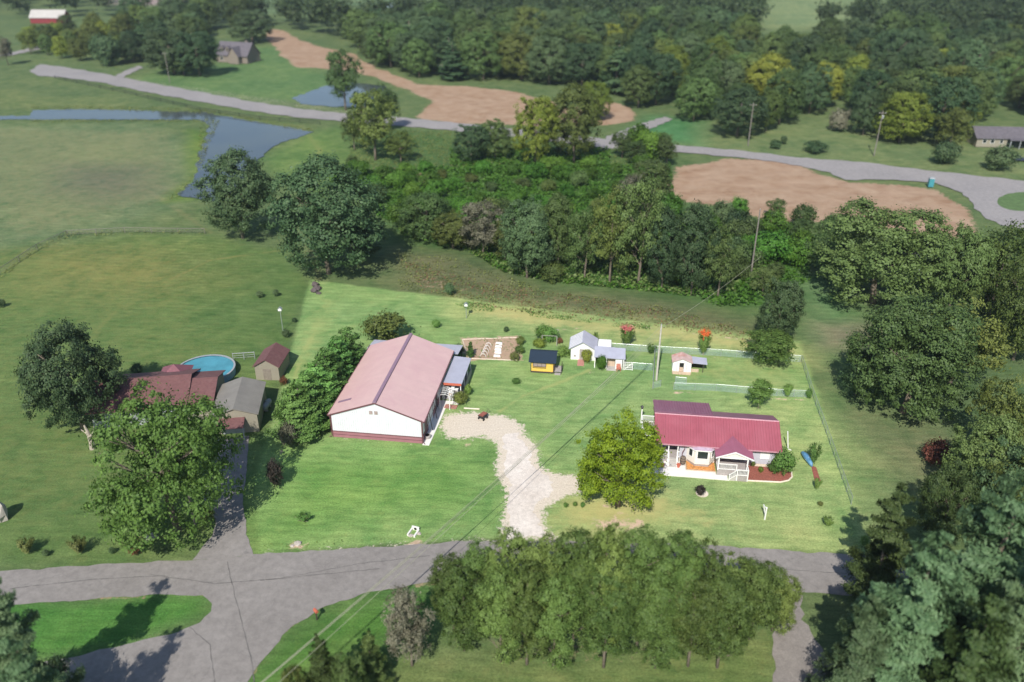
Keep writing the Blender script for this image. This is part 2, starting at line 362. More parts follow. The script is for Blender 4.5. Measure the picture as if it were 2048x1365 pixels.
paint([(270,160),(380,185),(560,205),(690,190),(660,150),(560,90),(500,95),(430,130),(330,135)], (0.102, 0.181, 0.070), 6, 2)
paint([(520,320),(600,270),(700,250),(720,300),(700,380),(640,400),(540,360)], (0.121, 0.196, 0.062), 4, 1.5)
paint([(380,260),(420,270),(405,330),(390,400),(330,405),(380,360)], (0.124, 0.196, 0.042), 3, 1)                               # pond bank
paint([(700,260),(900,260),(1050,280),(1200,290),(1350,310),(1330,400),(1540,440),(1560,560),(1540,620),(1400,640),(1200,620),(1000,560),(800,500),(700,400)], (0.074, 0.138, 0.046), 8, 3)
paint([(780,495),(900,505),(1100,580),(1300,600),(1500,640),(1600,684),(1300,648),(940,604),(790,585),(760,530)], (0.124, 0.141, 0.071), 4, 2)  # rough strip
paint([(1480,460),(1600,470),(1620,560),(1560,620),(1480,600)], (0.058, 0.170, 0.032), 5, 2)
paint([(1590,560),(1640,540),(1760,640),(1880,860),(1850,1040),(1750,1040),(1600,684)], (0.115, 0.173, 0.074), 4, 2)           # neighbour lawn right
paint([(1600,560),(1640,560),(1730,640),(1640,680)], (0.088, 0.181, 0.075), 5, 2)
paint([(1720,840),(1850,860),(1960,900),(1900,1010),(1790,970)], (0.152, 0.173, 0.089), 5, 2)
paint([(1640,650),(1740,650),(1750,690),(1650,690)], (0.177, 0.170, 0.114), 4, 1)
paint([(1340,250),(1540,240),(1740,225),(1900,260),(2100,300),(2100,360),(1700,325),(1400,300)], (0.135, 0.185, 0.080), 5, 2)
paint([(1300,230),(1400,240),(1400,290),(1250,275)], (0.074, 0.188, 0.075), 5, 1)
paint([(480,-8),(900,-10),(900,22),(700,30),(480,25)], (0.124, 0.188, 0.095), 20, 5)
paint([(1500,-20),(1740,-20),(1740,60),(1500,60)], (0.177, 0.239, 0.114), 20, 5)
paint([(215,-30),(360,-30),(370,12),(235,8)], (0.323, 0.256, 0.253), 10, 3)
paint([(480,1365),(560,1270),(640,1210),(760,1180),(900,1170),(850,1260),(760,1330),(700,1400),(450,1400)], (0.080, 0.181, 0.038), 3, 1)
paint([(700,1310),(1540,1290),(1560,1420),(600,1430)], (0.132, 0.181, 0.059), 4, 1.5)
paint([(120,1200),(400,1190),(420,1225),(250,1290),(0,1335),(0,1200)], (0.074, 0.188, 0.042), 1.5, .5)
paint(LOT, (.205, .32, .118), .3, .12)  # the lot's brighter exposure is painted into its grass colour, here and below
paint([(1110,980),(1330,960),(1500,1000),(1735,1100),(1100,1078)], (.30,.37,.15), 6, 2)
paint([(900,600),(1590,690),(1600,720),(1300,690),(1050,660),(900,640)], (.30,.36,.15), 5, 2)
paint([(1320,800),(1620,790),(1700,1000),(1330,1000)], (.25,.35,.14), 6, 2)
paint([(530,890),(900,890),(1000,920),(1000,1050),(540,1080)], (.15,.28,.075), 5, 2)
# bare / gravel / dry masks
D1 = [(530,55),(565,60),(620,88),(700,105),(760,138),(830,168),(930,172),(1000,178),(1060,192),(1140,215),(1200,200),(1265,215),(1275,240),(1210,252),(1050,252),(900,245),(830,235),(862,205),(820,182),(740,152),(680,138),(600,136),(560,110),(535,80)]
D2 = [(1325,380),(1350,335),(1450,316),(1590,322),(1640,348),(1700,364),(1790,366),(1880,380),(1935,415),(1965,470),(1900,480),(1700,442),(1540,445),(1440,412),(1370,402)]
setmask(D1, 0, 3, 1, 1.5); setmask(D2, 0, 3, 1, 1)
setmask([(790,520),(900,545),(1200,610),(1500,655),(1590,684),(1300,650),(940,604),(800,585)], 0, 6, .48, 2)
setmask([(1190,1040),(1310,1035),(1290,1060),(1180,1065)], 0, 2, .75, 1)
setmask([(1730,860),(1850,870),(1890,900),(1800,900)], 0, 4, .33, 1)
setmask([(1000,1290),(1300,1270),(1540,1280),(1530,1330),(1200,1320)], 0, 4, .62, 2)
setmask([(920,675),(1040,672),(1045,722),(930,722)], 0, 1, .9, .3)
setmask([(700,330),(840,330),(900,360),(1000,370),(900,385),(760,350)], 0, 4, .55, 2)
for cx, cy, r in ((620,905,7),(655,880,6),(1240,1030,16),(1210,1012,14),(960,850,8),(1345,768,9),(1300,745,7),(1560,730,14),(1180,745,9),(935,890,6),(1130,1018,12),(560,905,6),(280,1075,12),(290,1010,14),(830,1090,20),(590,1090,24),(1240,1058,14),(1290,1040,12)):
    setmask([(cx+r*math.cos(t), cy+.55*r*math.sin(t)) for t in np.linspace(0, 2*math.pi, 9)[:-1]], 0, 1.2, .72, .4)
DRV = [(1003,1076),(1012,1040),(1013,990),(1002,950),(1003,912),(992,890),(965,874),(905,870),(886,850),(894,832),(940,828),(1005,834),(1045,852),(1058,890),(1072,930),(1108,948),(1155,952),(1160,978),(1125,988),(1095,1000),(1078,1020),(1085,1050),(1102,1074)]
DRVCORE = [(1012,1078),(1018,1040),(1020,990),(1010,950),(1012,912),(1004,893),(1012,868),(1038,866),(1050,892),(1066,932),(1098,952),(1108,965),(1102,985),(1083,1000),(1068,1020),(1074,1050),(1092,1078)]
setmask(DRV, 1, 1.5, .80, .6, .8)
for pl in ([(895,835),(1000,832),(1010,862),(960,868),(905,862)],):
    setmask(pl, 1, 2.2, .60, .8)
setmask([(1100,955),(1158,958),(1150,975),(1100,985)], 1, 1.5, .85, .5)
setmask([(521,1098),(945,1070),(1100,1073),(1100,1090),(521,1110)], 1, .8, .45, .3)
setmask([(665,874),(850,889),(850,893),(662,878)], 1, .6, .62)
setmask([(100,130),(1010,262),(1010,275),(100,150)], 1, 2, .4, 1)
def strip(pts, hw, ch, soft, val, wob=.3):
    g = [G(*p) for p in pts]; d = np.full(PX.shape, 1e9)
    for (ax, ay), (bx_, by_) in zip(g, g[1:]):
        ex, ey = bx_-ax, by_-ay; t = np.clip(((PX-ax)*ex+(PY-ay)*ey)/(ex*ex+ey*ey+1e-9), 0, 1); d = np.minimum(d, np.hypot(PX-ax-t*ex, PY-ay-t*ey))
    k = np.clip((hw-d+wob*wobble(PX, PY, 2.5))/soft+.5, 0, 1)*val; mask[:, ch] = np.maximum(mask[:, ch], k)
# dry/yellowish amounts
mask[:, 2] = .25
for pts, hw, ch, so_, va in (([(1350,785),(1435,788),(1555,798),(1620,801)],.35,0,.5,.5),([(1222,702),(1441,716),(1600,729)],.4,0,.6,.46),([(1606,730),(1655,868),(1705,1010)],.25,0,.5,.42),
    ([(1100,690),(1130,660),(1250,650),(1420,672),(1590,690)],.5,0,.8,.45),([(640,640),(600,720),(580,790)],.6,2,1,.6),([(500,1120),(300,1130),(0,1148)],.4,0,.6,.52),([(0,1203),(200,1196),(410,1190),(424,1215),(400,1244),(250,1288)],.3,0,.5,.5),([(495,1365),(560,1270),(640,1210),(760,1178),(900,1162)],.3,0,.5,.5),
    ([(1180,740),(1120,765),(1050,790),(1000,822)],.5,2,.8,.62),([(600,250),(640,300),(600,420),(640,560)],1,2,2,.55),([(0,330),(180,340),(330,400),(420,465)],.5,2,1.5,.7),([(150,700),(260,600),(420,520),(560,500)],.5,2,1.2,.66)):
    strip(pts, hw, ch, so_, va)
setmask([(-300,250),(400,250),(380,400),(0,500)], 2, 10, .45, 3)
setmask([(1100,990),(1330,960),(1500,1060),(1100,1078)], 2, 5, .6, 1)
setmask([(940,602),(1590,684),(1600,715),(1100,655),(940,625)], 2, 3, .6, 1)
setmask([(1310,700),(1600,730),(1620,800),(1320,775)], 2, 4, .45, 1)
setmask([(-300,470),(400,470),(500,700),(300,1100),(-300,1150)], 2, 10, .38, 3)
setmask([(560,760),(640,590),(680,600),(620,760)], 2, 4, .55, 1)
# lot's brightening put into the soil colour too: bare soil inside is mixed paler
kk = np.clip(sdist(px(LOT))/.8*.5+.5, 0, 1); mask[:, 3] = kk*.85*(1-.65*np.clip(sdist(px([(920,675),(1045,672),(1050,722),(930,722)]))/.6+.5, 0, 1))
nx, ny = len(xs), len(ys)
Z = .10*wobble(PX, PY, 9.0); inlot = np.clip(sdist([(-75,60),(80,60),(80,150),(-75,150)])/20+.5, 0, 1); Z = Z*(1-inlot)*.6 - .12*(1-inlot)*.5
Z = np.where(PY > 160, np.minimum(Z, 0)-.08, Z)
fidx = np.arange(nx*ny).reshape(ny, nx)
ff = np.stack([fidx[:-1, :-1], fidx[:-1, 1:], fidx[1:, 1:], fidx[1:, :-1]], -1).reshape(-1, 4)
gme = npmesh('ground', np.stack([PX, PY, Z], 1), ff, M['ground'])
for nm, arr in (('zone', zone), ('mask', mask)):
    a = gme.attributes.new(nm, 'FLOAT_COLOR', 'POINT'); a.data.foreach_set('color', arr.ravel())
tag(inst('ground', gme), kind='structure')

def dark_line(pts, w_, label):
    g = [G(*p) for p in pts]; v = []; f = []
    rg_ = random.Random(len(pts)+int(pts[0][0])); 
    pp = []
    for a, b_ in zip(g, g[1:]):
        k = max(2, int(math.hypot(b_[0]-a[0], b_[1]-a[1])/.5))
        pp += [(a[0]+(b_[0]-a[0])*i/k+rg_.gauss(0, .03), a[1]+(b_[1]-a[1])*i/k+rg_.gauss(0, .03)) for i in range(k)]
    pp.append(g[-1])
    for i, (x, y) in enumerate(pp):
        x2, y2 = pp[min(i+1, len(pp)-1)]; x0, y0 = pp[max(i-1, 0)]; L_ = math.hypot(x2-x0, y2-y0)+1e-9; nx_, ny_ = -(y2-y0)/L_, (x2-x0)/L_; ww = w_*rg_.uniform(.4, 1.2)
        v += [(x-nx_*ww, y-ny_*ww, .036), (x+nx_*ww, y+ny_*ww, .036)]
    f = [(2*i, 2*i+2, 2*i+3, 2*i+1) for i in range(len(pp)-1)]
    me = bpy.data.meshes.new('road_dark_line'); me.from_pydata(v, [], f); me.materials.append(M['darkline']); tag(inst('road_dark_line', me), kind='structure')
M['darkline'] = surf('dark_line_coat', (.11, .104, .098), .3, 3, .8)
for sp_ in ([(455,1125),(462,1160),(480,1230),(505,1330),(512,1400)], [(300,1150),(430,1168),(560,1158),(720,1128),(860,1112)], [(520,1162),(640,1150),(760,1138)], [(380,1255),(420,1290),(430,1370)], [(20,1178),(180,1160),(330,1152)], [(1480,1130),(1600,1142),(1720,1150)]): dark_line(sp_, .05, '')  # thin dark irregular lines laid just above the asphalt
random.seed(5)
def sheet(name, poly, z, mat, jit=.15, step=.8, label=None, pixels=True):
    pts = px(poly) if pixels else poly; out = []
    for i, a in enumerate(pts):
        b_ = pts[(i+1) % len(pts)]; L_ = math.hypot(b_[0]-a[0], b_[1]-a[1]); st = step*max(1, L_/60); k = max(1, int(L_/st))
        nxv, nyv = -(b_[1]-a[1])/(L_+1e-9), (b_[0]-a[0])/(L_+1e-9)
        for j in range(k):
            t = j/k; q = random.gauss(0, jit)*.6+jit*math.sin((a[0]+t*(b_[0]-a[0]))*1.1+(a[1]+t*(b_[1]-a[1]))*.9) if j else 0
            out.append((a[0]+(b_[0]-a[0])*t+nxv*q, a[1]+(b_[1]-a[1])*t+nyv*q, z))
    tri = tessellate_polygon([[Vector(p) for p in out]])
    A = out
    fs = []
    for t in tri:
        a, b_, c_ = (A[i] for i in t); cr = (b_[0]-a[0])*(c_[1]-a[1])-(b_[1]-a[1])*(c_[0]-a[0])
        fs.append(tuple(t) if cr > 0 else tuple(reversed(t)))
    me = bpy.data.meshes.new(name); me.from_pydata(out, [], fs); me.materials.append(mat)
    return tag(inst(name, me), kind='structure')
sheet('road', [(-500,1180),(0,1143),(230,1128),(400,1120),(523,1109),(650,1101),(800,1092),(945,1082),(1100,1082),(1300,1088),(1440,1092),(1600,1104),(1738,1111),(1900,1122),(2300,1150),
  (2300,1260),(1900,1205),(1700,1192),(1600,1185),(1400,1172),(1200,1162),(1000,1160),(850,1166),(720,1190),(640,1218),(575,1262),(530,1315),(495,1365),(460,1440),(430,1520),(60,1520),(0,1440),(-300,1430),(-300,1390),
  (0,1345),(130,1318),(250,1290),(340,1270),(400,1246),(422,1224),(424,1208),(405,1191),(330,1190),(250,1194),(110,1205),(0,1211),(-500,1240)], .03, M['asphalt'], .10, .7)
sheet('neighbour_driveway', [(385,1121),(425,1072),(430,1040),(402,992),(425,935),(448,880),(498,872),(497,900),(492,950),(486,1000),(492,1070),(507,1112)], .045, M['asphalt'], .08)
sheet('gravel_drive', [(1558,1188),(1550,1260),(1545,1365),(1540,1500),(1730,1500),(1700,1380),(1670,1325),(1630,1280),(1602,1240),(1606,1192)], .045, M['ngravel'], .2)
sheet('gravel_driveway', DRVCORE, .012, M['gravel'], .30, .45)
sheet('far_road', [(60,143),(78,129),(120,133),(220,150),(300,166),(400,184),(500,203),(600,218),(700,228),(800,235),(910,246),(1030,258),(1205,278),(1300,287),(1348,290),(1480,301),(1600,316),(1740,326),(1800,335),(2048,362),(2300,392),
  (2300,520),(2040,458),(2000,450),(1972,438),(1948,412),(1925,386),(1870,366),(1790,360),(1730,359),(1690,360),(1660,345),(1600,332),(1500,318),(1400,308),(1300,301),(1205,296),(1030,274),(910,262),(800,252),(700,244),(600,236),(500,222),(400,204),(300,186),(200,165),(120,155),(75,152)], .03, M['farasphalt'], .4, 2)
o = sheet('far_driveway', [(1205,292),(1213,274),(1270,252),(1328,234),(1346,239),(1292,262),(1250,284)], .045, M['farasphalt'], .3)
sheet('far_driveway', [(222,157),(252,141),(278,132),(286,136),(262,147),(240,158)], .045, M['farasphalt'], .3)
sheet('far_driveway', [(-40,110),(20,106),(70,94),(108,90),(112,94),(60,103),(20,112),(-40,116)], .045, M['farasphalt'], .3)
sheet('grass_verge', [(2046+52*math.cos(t), 404+19*math.sin(t)) for t in np.linspace(0, 2*math.pi, 25)[:-1]], .06, M['islandgrass'], .1)
sheet('pond', [(-60,232),(60,232),(62,221),(150,219),(230,220),(420,225),(440,232),(520,245),(628,264),(600,274),(562,285),(532,305),(507,332),(482,362),(442,402),(398,398),(355,390),(385,365),(395,340),(396,310),(414,270),(418,250),(400,240),(300,240),(150,239),(-60,240)], .02, M['water'], .5, 2)
sheet('pond', [(583,197),(650,172),(700,165),(770,172),(790,200),(770,215),(660,214),(600,208)], .02, M['water'], .5, 2)
sheet('pond', [(768,9),(790,6),(812,9),(808,16),(775,17)], .02, M['water'], .5, 3)
# ------------------------------------------------------------------ buildings on the lot
A74 = R(-7.4)
def frame(name, label, cat, o, rz=A74, group=None): return thing(name, label, cat, (o[0], o[1], 0), rz, group)
def window(parent, x, y, z, w_, h_, rz=0.0, frame_mat='trim', glass='glass', name='window', bars=1):
    """window in a wall facing -y (rz turns it about its own centre)"""
    m = MB(); t = .07
    m.box(-w_/2-t, -.05, -t, -w_/2, .03, h_+t); m.box(w_/2, -.05, -t, w_/2+t, .03, h_+t)
    m.box(-w_/2, -.05, h_, w_/2, .03, h_+t); m.box(-w_/2, -.07, -t, w_/2, .03, 0)
    for i in range(bars):
        xx = -w_/2+w_*(i+1)/(bars+1); m.box(xx-.02, -.045, 0, xx+.02, .02, h_)
    f = m.build(name, M[frame_mat], parent, (x, y, z), rz=rz)
    MB().box(-w_/2, -.02, 0, w_/2, .01, h_).build('pane', M[glass], f)
    return f
def ribs(m, p00, p10, p01, p11, pitch, w_=.03, h_=.025):
    """raised ribs from edge p00-p10 (eave) to p01-p11 (ridge)"""
    p00, p10, p01, p11 = map(Vector, (p00, p10, p01, p11)); n_ = (p10-p00).cross(p01-p00).normalized(); k = int((p10-p00).length/pitch)
    for i in range(k+1):
        t = i/k; a = p00.lerp(p10, t); b_ = p01.lerp(p11, t); d = (p10-p00).normalized()*w_/2
        m.hexa([a-d, a+d, b_+d, b_-d], [a-d*.6+n_*h_, a+d*.6+n_*h_, b_+d*.6+n_*h_, b_-d*.6+n_*h_])

# ---- metal barn
barn = frame('barn', 'long metal barn with faded pink roof, pale gable wall and dusty red base band', 'barn', (-24.06, 93.17), R(-7.7))
W_, D_, E_, RH = 12.3, 19.7, 3.65, 5.9
m = MB().prism([(0, .95), (W_, .95), (W_, E_-.05), (W_/2, RH-.1), (0, E_-.05)], 0, D_)
for k in range(1, 41):
    x = k*.3; zt = E_-.1+(RH-E_)*(1-abs(x-W_/2)/(W_/2))-.08; m.hexa([(x-.045, -.002, 1.03), (x+.045, -.002, 1.03), (x+.045, 0.01, 1.03), (x-.045, 0.01, 1.03)], [(x-.045, -.002, zt), (x+.045, -.002, zt), (x+.045, .01, zt), (x-.045, .01, zt)]); q = len(m.v)
    for t in (q-8, q-7, q-4, q-3): m.v[t] = (x+(-.02 if t in (q-8, q-4) else .02), -.04, m.v[t][2])
m.build('wall', M['barnwall'], barn)
m = MB(); m.box(-.02, -.02, 0, W_+.02, D_+.02, .93); m.build('wainscot', M['wains'], barn)
m = MB(); m.box(-.05, -.06, .92, W_+.05, -.003, 1.02); m.box(-.06, -.06, 0, .05, .05, E_); m.box(W_-.05, -.06, 0, W_+.06, .05, E_)
m.box(-.05, 0.06, .92, -.003, D_, 1.02); m.box(W_+.003, .06, .92, W_+.05, D_, 1.02)
m.box(-.06, -.055, .44, W_+.06, -.022, .50)
m.build('corner_trim', M['darktrim'], barn)
ov = .38
for s, nm in ((0, 0), (1, 1)):
    x0, x1 = (-ov, W_/2) if s == 0 else (W_/2, W_+ov)
    ez = E_-ov*(RH-E_)/(W_/2)
    p = [(x0, -.15, ez if s == 0 else RH), (x1, -.15, RH if s == 0 else ez), (x1, D_+.15, RH if s == 0 else ez), (x0, D_+.15, ez if s == 0 else RH)]
    m = MB(); m.slab(p, .06)
    m.build('roof', M['barnroof'], barn)
M['ridgevent'] = surf('ridge_vent_metal', (.26, .17, .23), .15, 3, .5)
MB().prism([(W_/2-.26, RH-.04), (W_/2, RH+.02), (W_/2+.26, RH-.04), (W_/2+.22, RH+.10), (W_/2, RH+.16), (W_/2-.22, RH+.10)], -.18, D_+.18).build('ridge_vent', M['ridgevent'], barn)
# gable trim and gutters
m = MB()
for sgn, xa, xb in ((0, -ov, W_/2), (1, W_/2, W_+ov)):
    ez = E_-ov*(RH-E_)/(W_/2); za, zb = (ez, RH) if sgn == 0 else (RH, ez)
    m.hexa([(xa, -.19, za-.16), (xb, -.19, zb-.16), (xb, -.152, zb-.16), (xa, -.152, za-.16)], [(xa, -.19, za+.03), (xb, -.19, zb+.03), (xb, -.152, zb+.03), (xa, -.152, za+.03)])
m.build('gable_trim', M['darktrim'], barn)
m = MB(); m.box(W_+ov, -.1, 3.40, W_+ov+.12, D_, 3.50); m.tube([(W_+ov+.05, -.05, 3.42), (W_+.12, -.08, 3.2), (W_+.12, -.08, .3), (W_+.4, -.3, .1)], .05, 6); m.build('gutter', M['darktrim'], barn)
m = MB(); m.box(-ov-.12, -.1, 3.40, -ov, D_, 3.50); m.tube([(-ov-.05, -.05, 3.42), (-.12, -.08, 3.2), (-.12, -.08, .3), (-.4, -.3, .1)], .05, 6); m.build('gutter', M['darktrim'], barn)
M['vent'] = surf('brown_louvre', (.30, .24, .22), .3, 5, .7)
for vx in (5.55, 6.25):
    m = MB(); m.box(vx-.22, -.06, 4.05, vx+.22, .02, 4.55)
    for k in range(5): m.hexa([(vx-.2, -.07, 4.08+k*.09), (vx+.2, -.07, 4.08+k*.09), (vx+.2, -.061, 4.08+k*.09), (vx-.2, -.061, 4.08+k*.09)], [(vx-.2, -.09, 4.10+k*.09), (vx+.2, -.09, 4.10+k*.09), (vx+.2, -.061, 4.14+k*.09), (vx-.2, -.061, 4.14+k*.09)])
    m.build('vent', M['vent'], barn)
# doors in the right wall
for y0, w_, h_, mt in ((1.6, 1.0, 2.15, 'darktrim'), (3.3, 3.0, 3.0, 'barnwall_y'), (8.2, 1.0, 2.1, 'glass')):
    m = MB(); m.box(W_+.004, y0-.08, 0, W_+.07, y0, h_+.08); m.box(W_+.004, y0+w_, 0, W_+.07, y0+w_+.08, h_+.08); m.box(W_+.004, y0, h_, W_+.07, y0+w_, h_+.08)
    d = m.build('door', M['darktrim'], barn); MB().box(W_+.004, y0, 0, W_+.035, y0+w_, h_).build('door_leaf', M[mt], d)
for xx in (3.35, 6.2): MB().tube([(W_+.6, xx, 0.02), (W_+.25, xx, 2.6), (W_+.05, xx, 3.0)], .05, 6).build('brace', M['black'], barn)
# skylight panel patch on left roof
sz = lambda x: E_+(RH-E_)*x/(W_/2)
m = MB(); m.slab([(.15, 2.55, sz(.15)+.055), (2.0, 2.55, sz(2.0)+.055), (2.0, 3.05, sz(2.0)+.055), (.15, 3.05, sz(.15)+.055)], .04); m.build('roof_panel', M['ridgevent'], barn)
# rear lean-to roof
m = MB(); m.slab([(-1.0, D_+.16, 2.95), (W_+1.0, D_+.16, 2.95), (W_+1.0, D_+4.2, 2.35), (-1.0, D_+4.2, 2.35)], .06); m.build('lean_to_roof', M['greyroof_x'], barn)
for x in (-.8, 4, 8.4, W_+.8): MB().box(x-.07, D_+3.9, 0, x+.07, D_+4.05, 2.35).build('lean_to_post', M['darkwood'], barn)
m = MB(); m.poly_up([(W_+.04, -.35), (W_+.95, -.35), (W_+1.15, 5), (W_+1.25, 10.2), (W_+2.9, 10.2), (W_+2.9, 11), (W_+.04, 11)], 0, .05)
tag(m.build('concrete_apron', M['concrete'], None, (-24.06, 93.17, 0), rz=R(-7.7)), kind='structure')

# ---- metal awning beside barn
bx = Matrix.Translation((-24.06, 93.17, 0)) @ Matrix.Rotation(R(-7.7), 4, 'Z')
def bl(x, y, z=0): v = bx @ Vector((x, y, z)); return (v.x, v.y, v.z)
aw = thing('awning', 'grey ribbed metal awning with red front edge and white posts beside the barn', 'awning', bl(12.75, 11.4), R(-7.7))
m = MB(); p = [(0, 0, 2.85), (2.7, -.1, 2.65), (2.7, 8.0, 2.65), (0, 8.0, 2.85)]; m.slab(p, .07); m.build('roof', M['greyroof'], aw)
MB().box(0, -.17, 2.5, 2.7, -.105, 2.86).build('fascia', M['clay'], aw)
for x, y in ((.1, .05), (2.55, .05), (2.55, 2.7), (2.55, 5.3), (2.55, 7.8)): MB().box(x-.06, y-.06, 0, x+.06, y+.06, 2.6).build('post', M['white'], aw)
MB().box(2.66, .5, 0, 2.7, 7.9, 1.1).build('side_panel', M['greywood'], aw)
MB().box(.1, 0, 0, 2.6, 7.9, .12).build('deck', M['greywood'], aw)
# pergola lattice
pg = thing('pergola', 'white slatted garden arbour between barn wall and metal awning', 'arbour', bl(12.7, 8.6), R(-7.7))
for x, y, z in ((.1, .1, 2.3), (1.5, .1, 2.1), (.1, 2.2, 2.5), (1.5, 2.2, 2.3)): MB().tube([(x, y, 0), (x, y, z)], .06, 6).build('post', M['white'], pg)
m = MB()
for k in range(5): m.tube([(0, .1+k*.52, 2.35), (.9, .1+k*.52, 2.5), (1.65, .1+k*.52, 2.15), (1.7, .1+k*.52, 1.6)], .035, 5)
for x, z in ((.05, 2.38), (.9, 2.52), (1.6, 2.2)): m.tube([(x, 0, z), (x, 2.3, z)], .035, 5)
m.build('lattice', M['white'], pg)
st = thing('storage_rack', 'white metal rack piled with pale boxes under the awning front', 'rack', bl(14.1, 11.9), R(-7.7))
m = MB()
for z in (.5, 1.0, 1.5): m.box(-.7, -.3, z, .7, .3, z+.04)
for x in (-.7, .7):
    for y in (-.3, .3): m.box(x-.03, y-.03, 0, x+.03, y+.03, 1.6)
m.build('frame', M['white'], st)
for i, (x, z, c_) in enumerate(((-.4, .54, 'tan'), (.2, .54, 'steel'), (-.3, 1.04, 'white'), (.35, 1.04, 'greywood'), (0, 1.54, 'white'))):
    MB().box(x-.22, -.2, z, x+.22, .2, z+.3+.04*i).build('storage_box', M[c_], st)
pav = MB(); random.seed(3)
for i in range(9):
    for j in range(2): pav.box(i*.2, j*.5, 0, i*.2+.17, j*.5+.46, .07+random.random()*.02)
tag(pav.build('paving_slabs', M['paver'], None, bl(13.3, 9.0, .05), rz=R(-12)), kind='structure')
lg = MB().tube([(0, 0, .1), (2.2, -.25, .1)], .11, 10).build('timber_log', M['sand'], None, (*G(928, 818), 0)); tag(lg, 'pale straight timber lying on grass at the head of the gravel', 'log')
tag(MB().lathe([(.42, 0), (.5, .1), (.5, .38), (.42, .46), (.3, .46), (.3, .1)], k=20).build('stone_ring', M['greywood'], None, (*G(855, 876), 0)), 'low grey stone ring at the front right corner of the barn', 'planter')
# utility trailer / smoker on the gravel
tr_ = thing('garden_cart', 'small black garden cart tipped at the edge of the gravel pad', 'cart', (*G(966, 838), 0), R(55))
m = MB(); m.hexa([(-.5, -.3, .35), (.5, -.3, .35), (.5, .3, .35), (-.5, .3, .35)], [(-.65, -.42, .75), (.65, -.42, .75), (.65, .42, .75), (-.65, .42, .75)]); m.build('tub', M['black'], tr_)
MB().box(-.58, -.36, .755, .58, .36, .80).build('load', M['mulch'], tr_)
for x in (-.4, .4):
    for y in (-.42, .42): MB().tube([(x, y-.04, .2), (x, y+.04, .2)], .2, 12).build('wheel', M['black'], tr_)
MB().tube([(.6, 0, .4), (1.2, 0, .95), (1.2, -.2, 1.0), (1.2, .2, 1.0)], .03, 6).build('handle', M['black'], tr_)

# ---- house
H0 = (18.06, 87.36)
hx = Matrix.Translation((*H0, 0)) @ Matrix.Rotation(A74, 4, 'Z')
def hl(x, y, z=0): v = hx @ Vector((x, y, z)); return (v.x, v.y, v.z)
ho = frame('house', 'single storey grey-sided house with long maroon metal roof and white porches', 'house', H0)
HWd, RY, RZ, EZ = 15.75, 4.25, 4.75, 3.0
# wall solid: profile in yz extruded along x -> build by hexas
y0, y1 = .75, 8.1
def wallsolid(x0, x1, y0, y1, z0):
    zf = EZ-.15+(y0-0)*(RZ-EZ)/RY; q = MB(); n_ = 0
    pts = [(y0, z0), (y1, z0), (y1, EZ-.1+.35*(RZ-EZ)/RY*.9), (RY, RZ-.12), (y0, zf)]
    q.v = [(x0, y, z) for y, z in pts]+[(x1, y, z) for y, z in pts]; k = 5
    q.f = [tuple(range(k-1, -1, -1)), tuple(range(k, 2*k))]+[(i, (i+1) % k, k+(i+1) % k, k+i) for i in range(k)]; return q
# right block and centre block; left part of the front is a recessed porch
q = wallsolid(3.3, 15.35, .75, 8.1, .45); q2 = wallsolid(.35, 3.3, 2.6, 8.1, .45)
n0 = len(q.v); q.v += q2.v; q.f += [tuple(i+n0 for i in f) for f in q2.f]
q.build('wall', M['siding'], ho)
MB().box(3.35, .8, 0, 15.3, 8.05, .45).box(.4, 2.65, 0, 3.35, 8.0, .449).build('foundation', M['sand'], ho)
ep = [(-.0, 0, EZ), (HWd, 0, EZ), (HWd, RY, RZ), (0, RY, RZ)]
m = MB(); m.slab(ep, .08); ribs(m, ep[0], ep[1], ep[3], ep[2], .35, .05, .07); m.build('roof', M['maroon'], ho)
ep = [(HWd, 8.45, EZ), (0, 8.45, EZ), (0, RY, RZ), (HWd, RY, RZ)]
m = MB(); m.slab(ep, .08); ribs(m, ep[0], ep[1], ep[3], ep[2], .262, .05, .035); m.build('roof', M['purple'], ho)
ep = [(7.45, 10.1, 3.25), (0, 10.1, 3.25), (0, RY+.3, RZ+.07), (7.45, RY+.3, RZ+.07)]
m = MB(); m.slab(ep, .07); ribs(m, ep[0], ep[1], ep[3], ep[2], .35, .06, .08); m.build('rear_porch_roof', M['purple'], ho)
M['lightridge'] = surf('pale_ridge_cap', (.50, .26, .31), .15, 3, .5)
m = MB(); m.hexa([(-.02, RY-.10, RZ-.01), (HWd+.02, RY-.10, RZ-.01), (HWd+.02, RY+.17, RZ-.01), (-.02, RY+.17, RZ-.01)], [(-.02, RY-.05, RZ+.10), (HWd+.02, RY-.05, RZ+.10), (HWd+.02, RY+.05, RZ+.10), (-.02, RY+.05, RZ+.10)]); m.build('ridge_cap', M['lightridge'], ho)
MB().box(0, -.10, EZ-.16, HWd, -.003, EZ-.02).build('gutter', M['lightridge'], ho)
for x in (.0, HWd-.08):
    q = MB(); q.v = []; q.hexa([(x, 0, EZ-.24), (x+.08, 0, EZ-.24), (x+.08, RY, RZ-.24), (x, RY, RZ-.24)], [(x, 0, EZ-.083), (x+.08, 0, EZ-.083), (x+.08, RY, RZ-.083), (x, RY, RZ-.083)]); q.build('fascia', M['darktrim'], ho)
# windows
window(ho, 13.9, .74, 1.35, 1.0, 1.15, frame_mat='trim', glass='white')
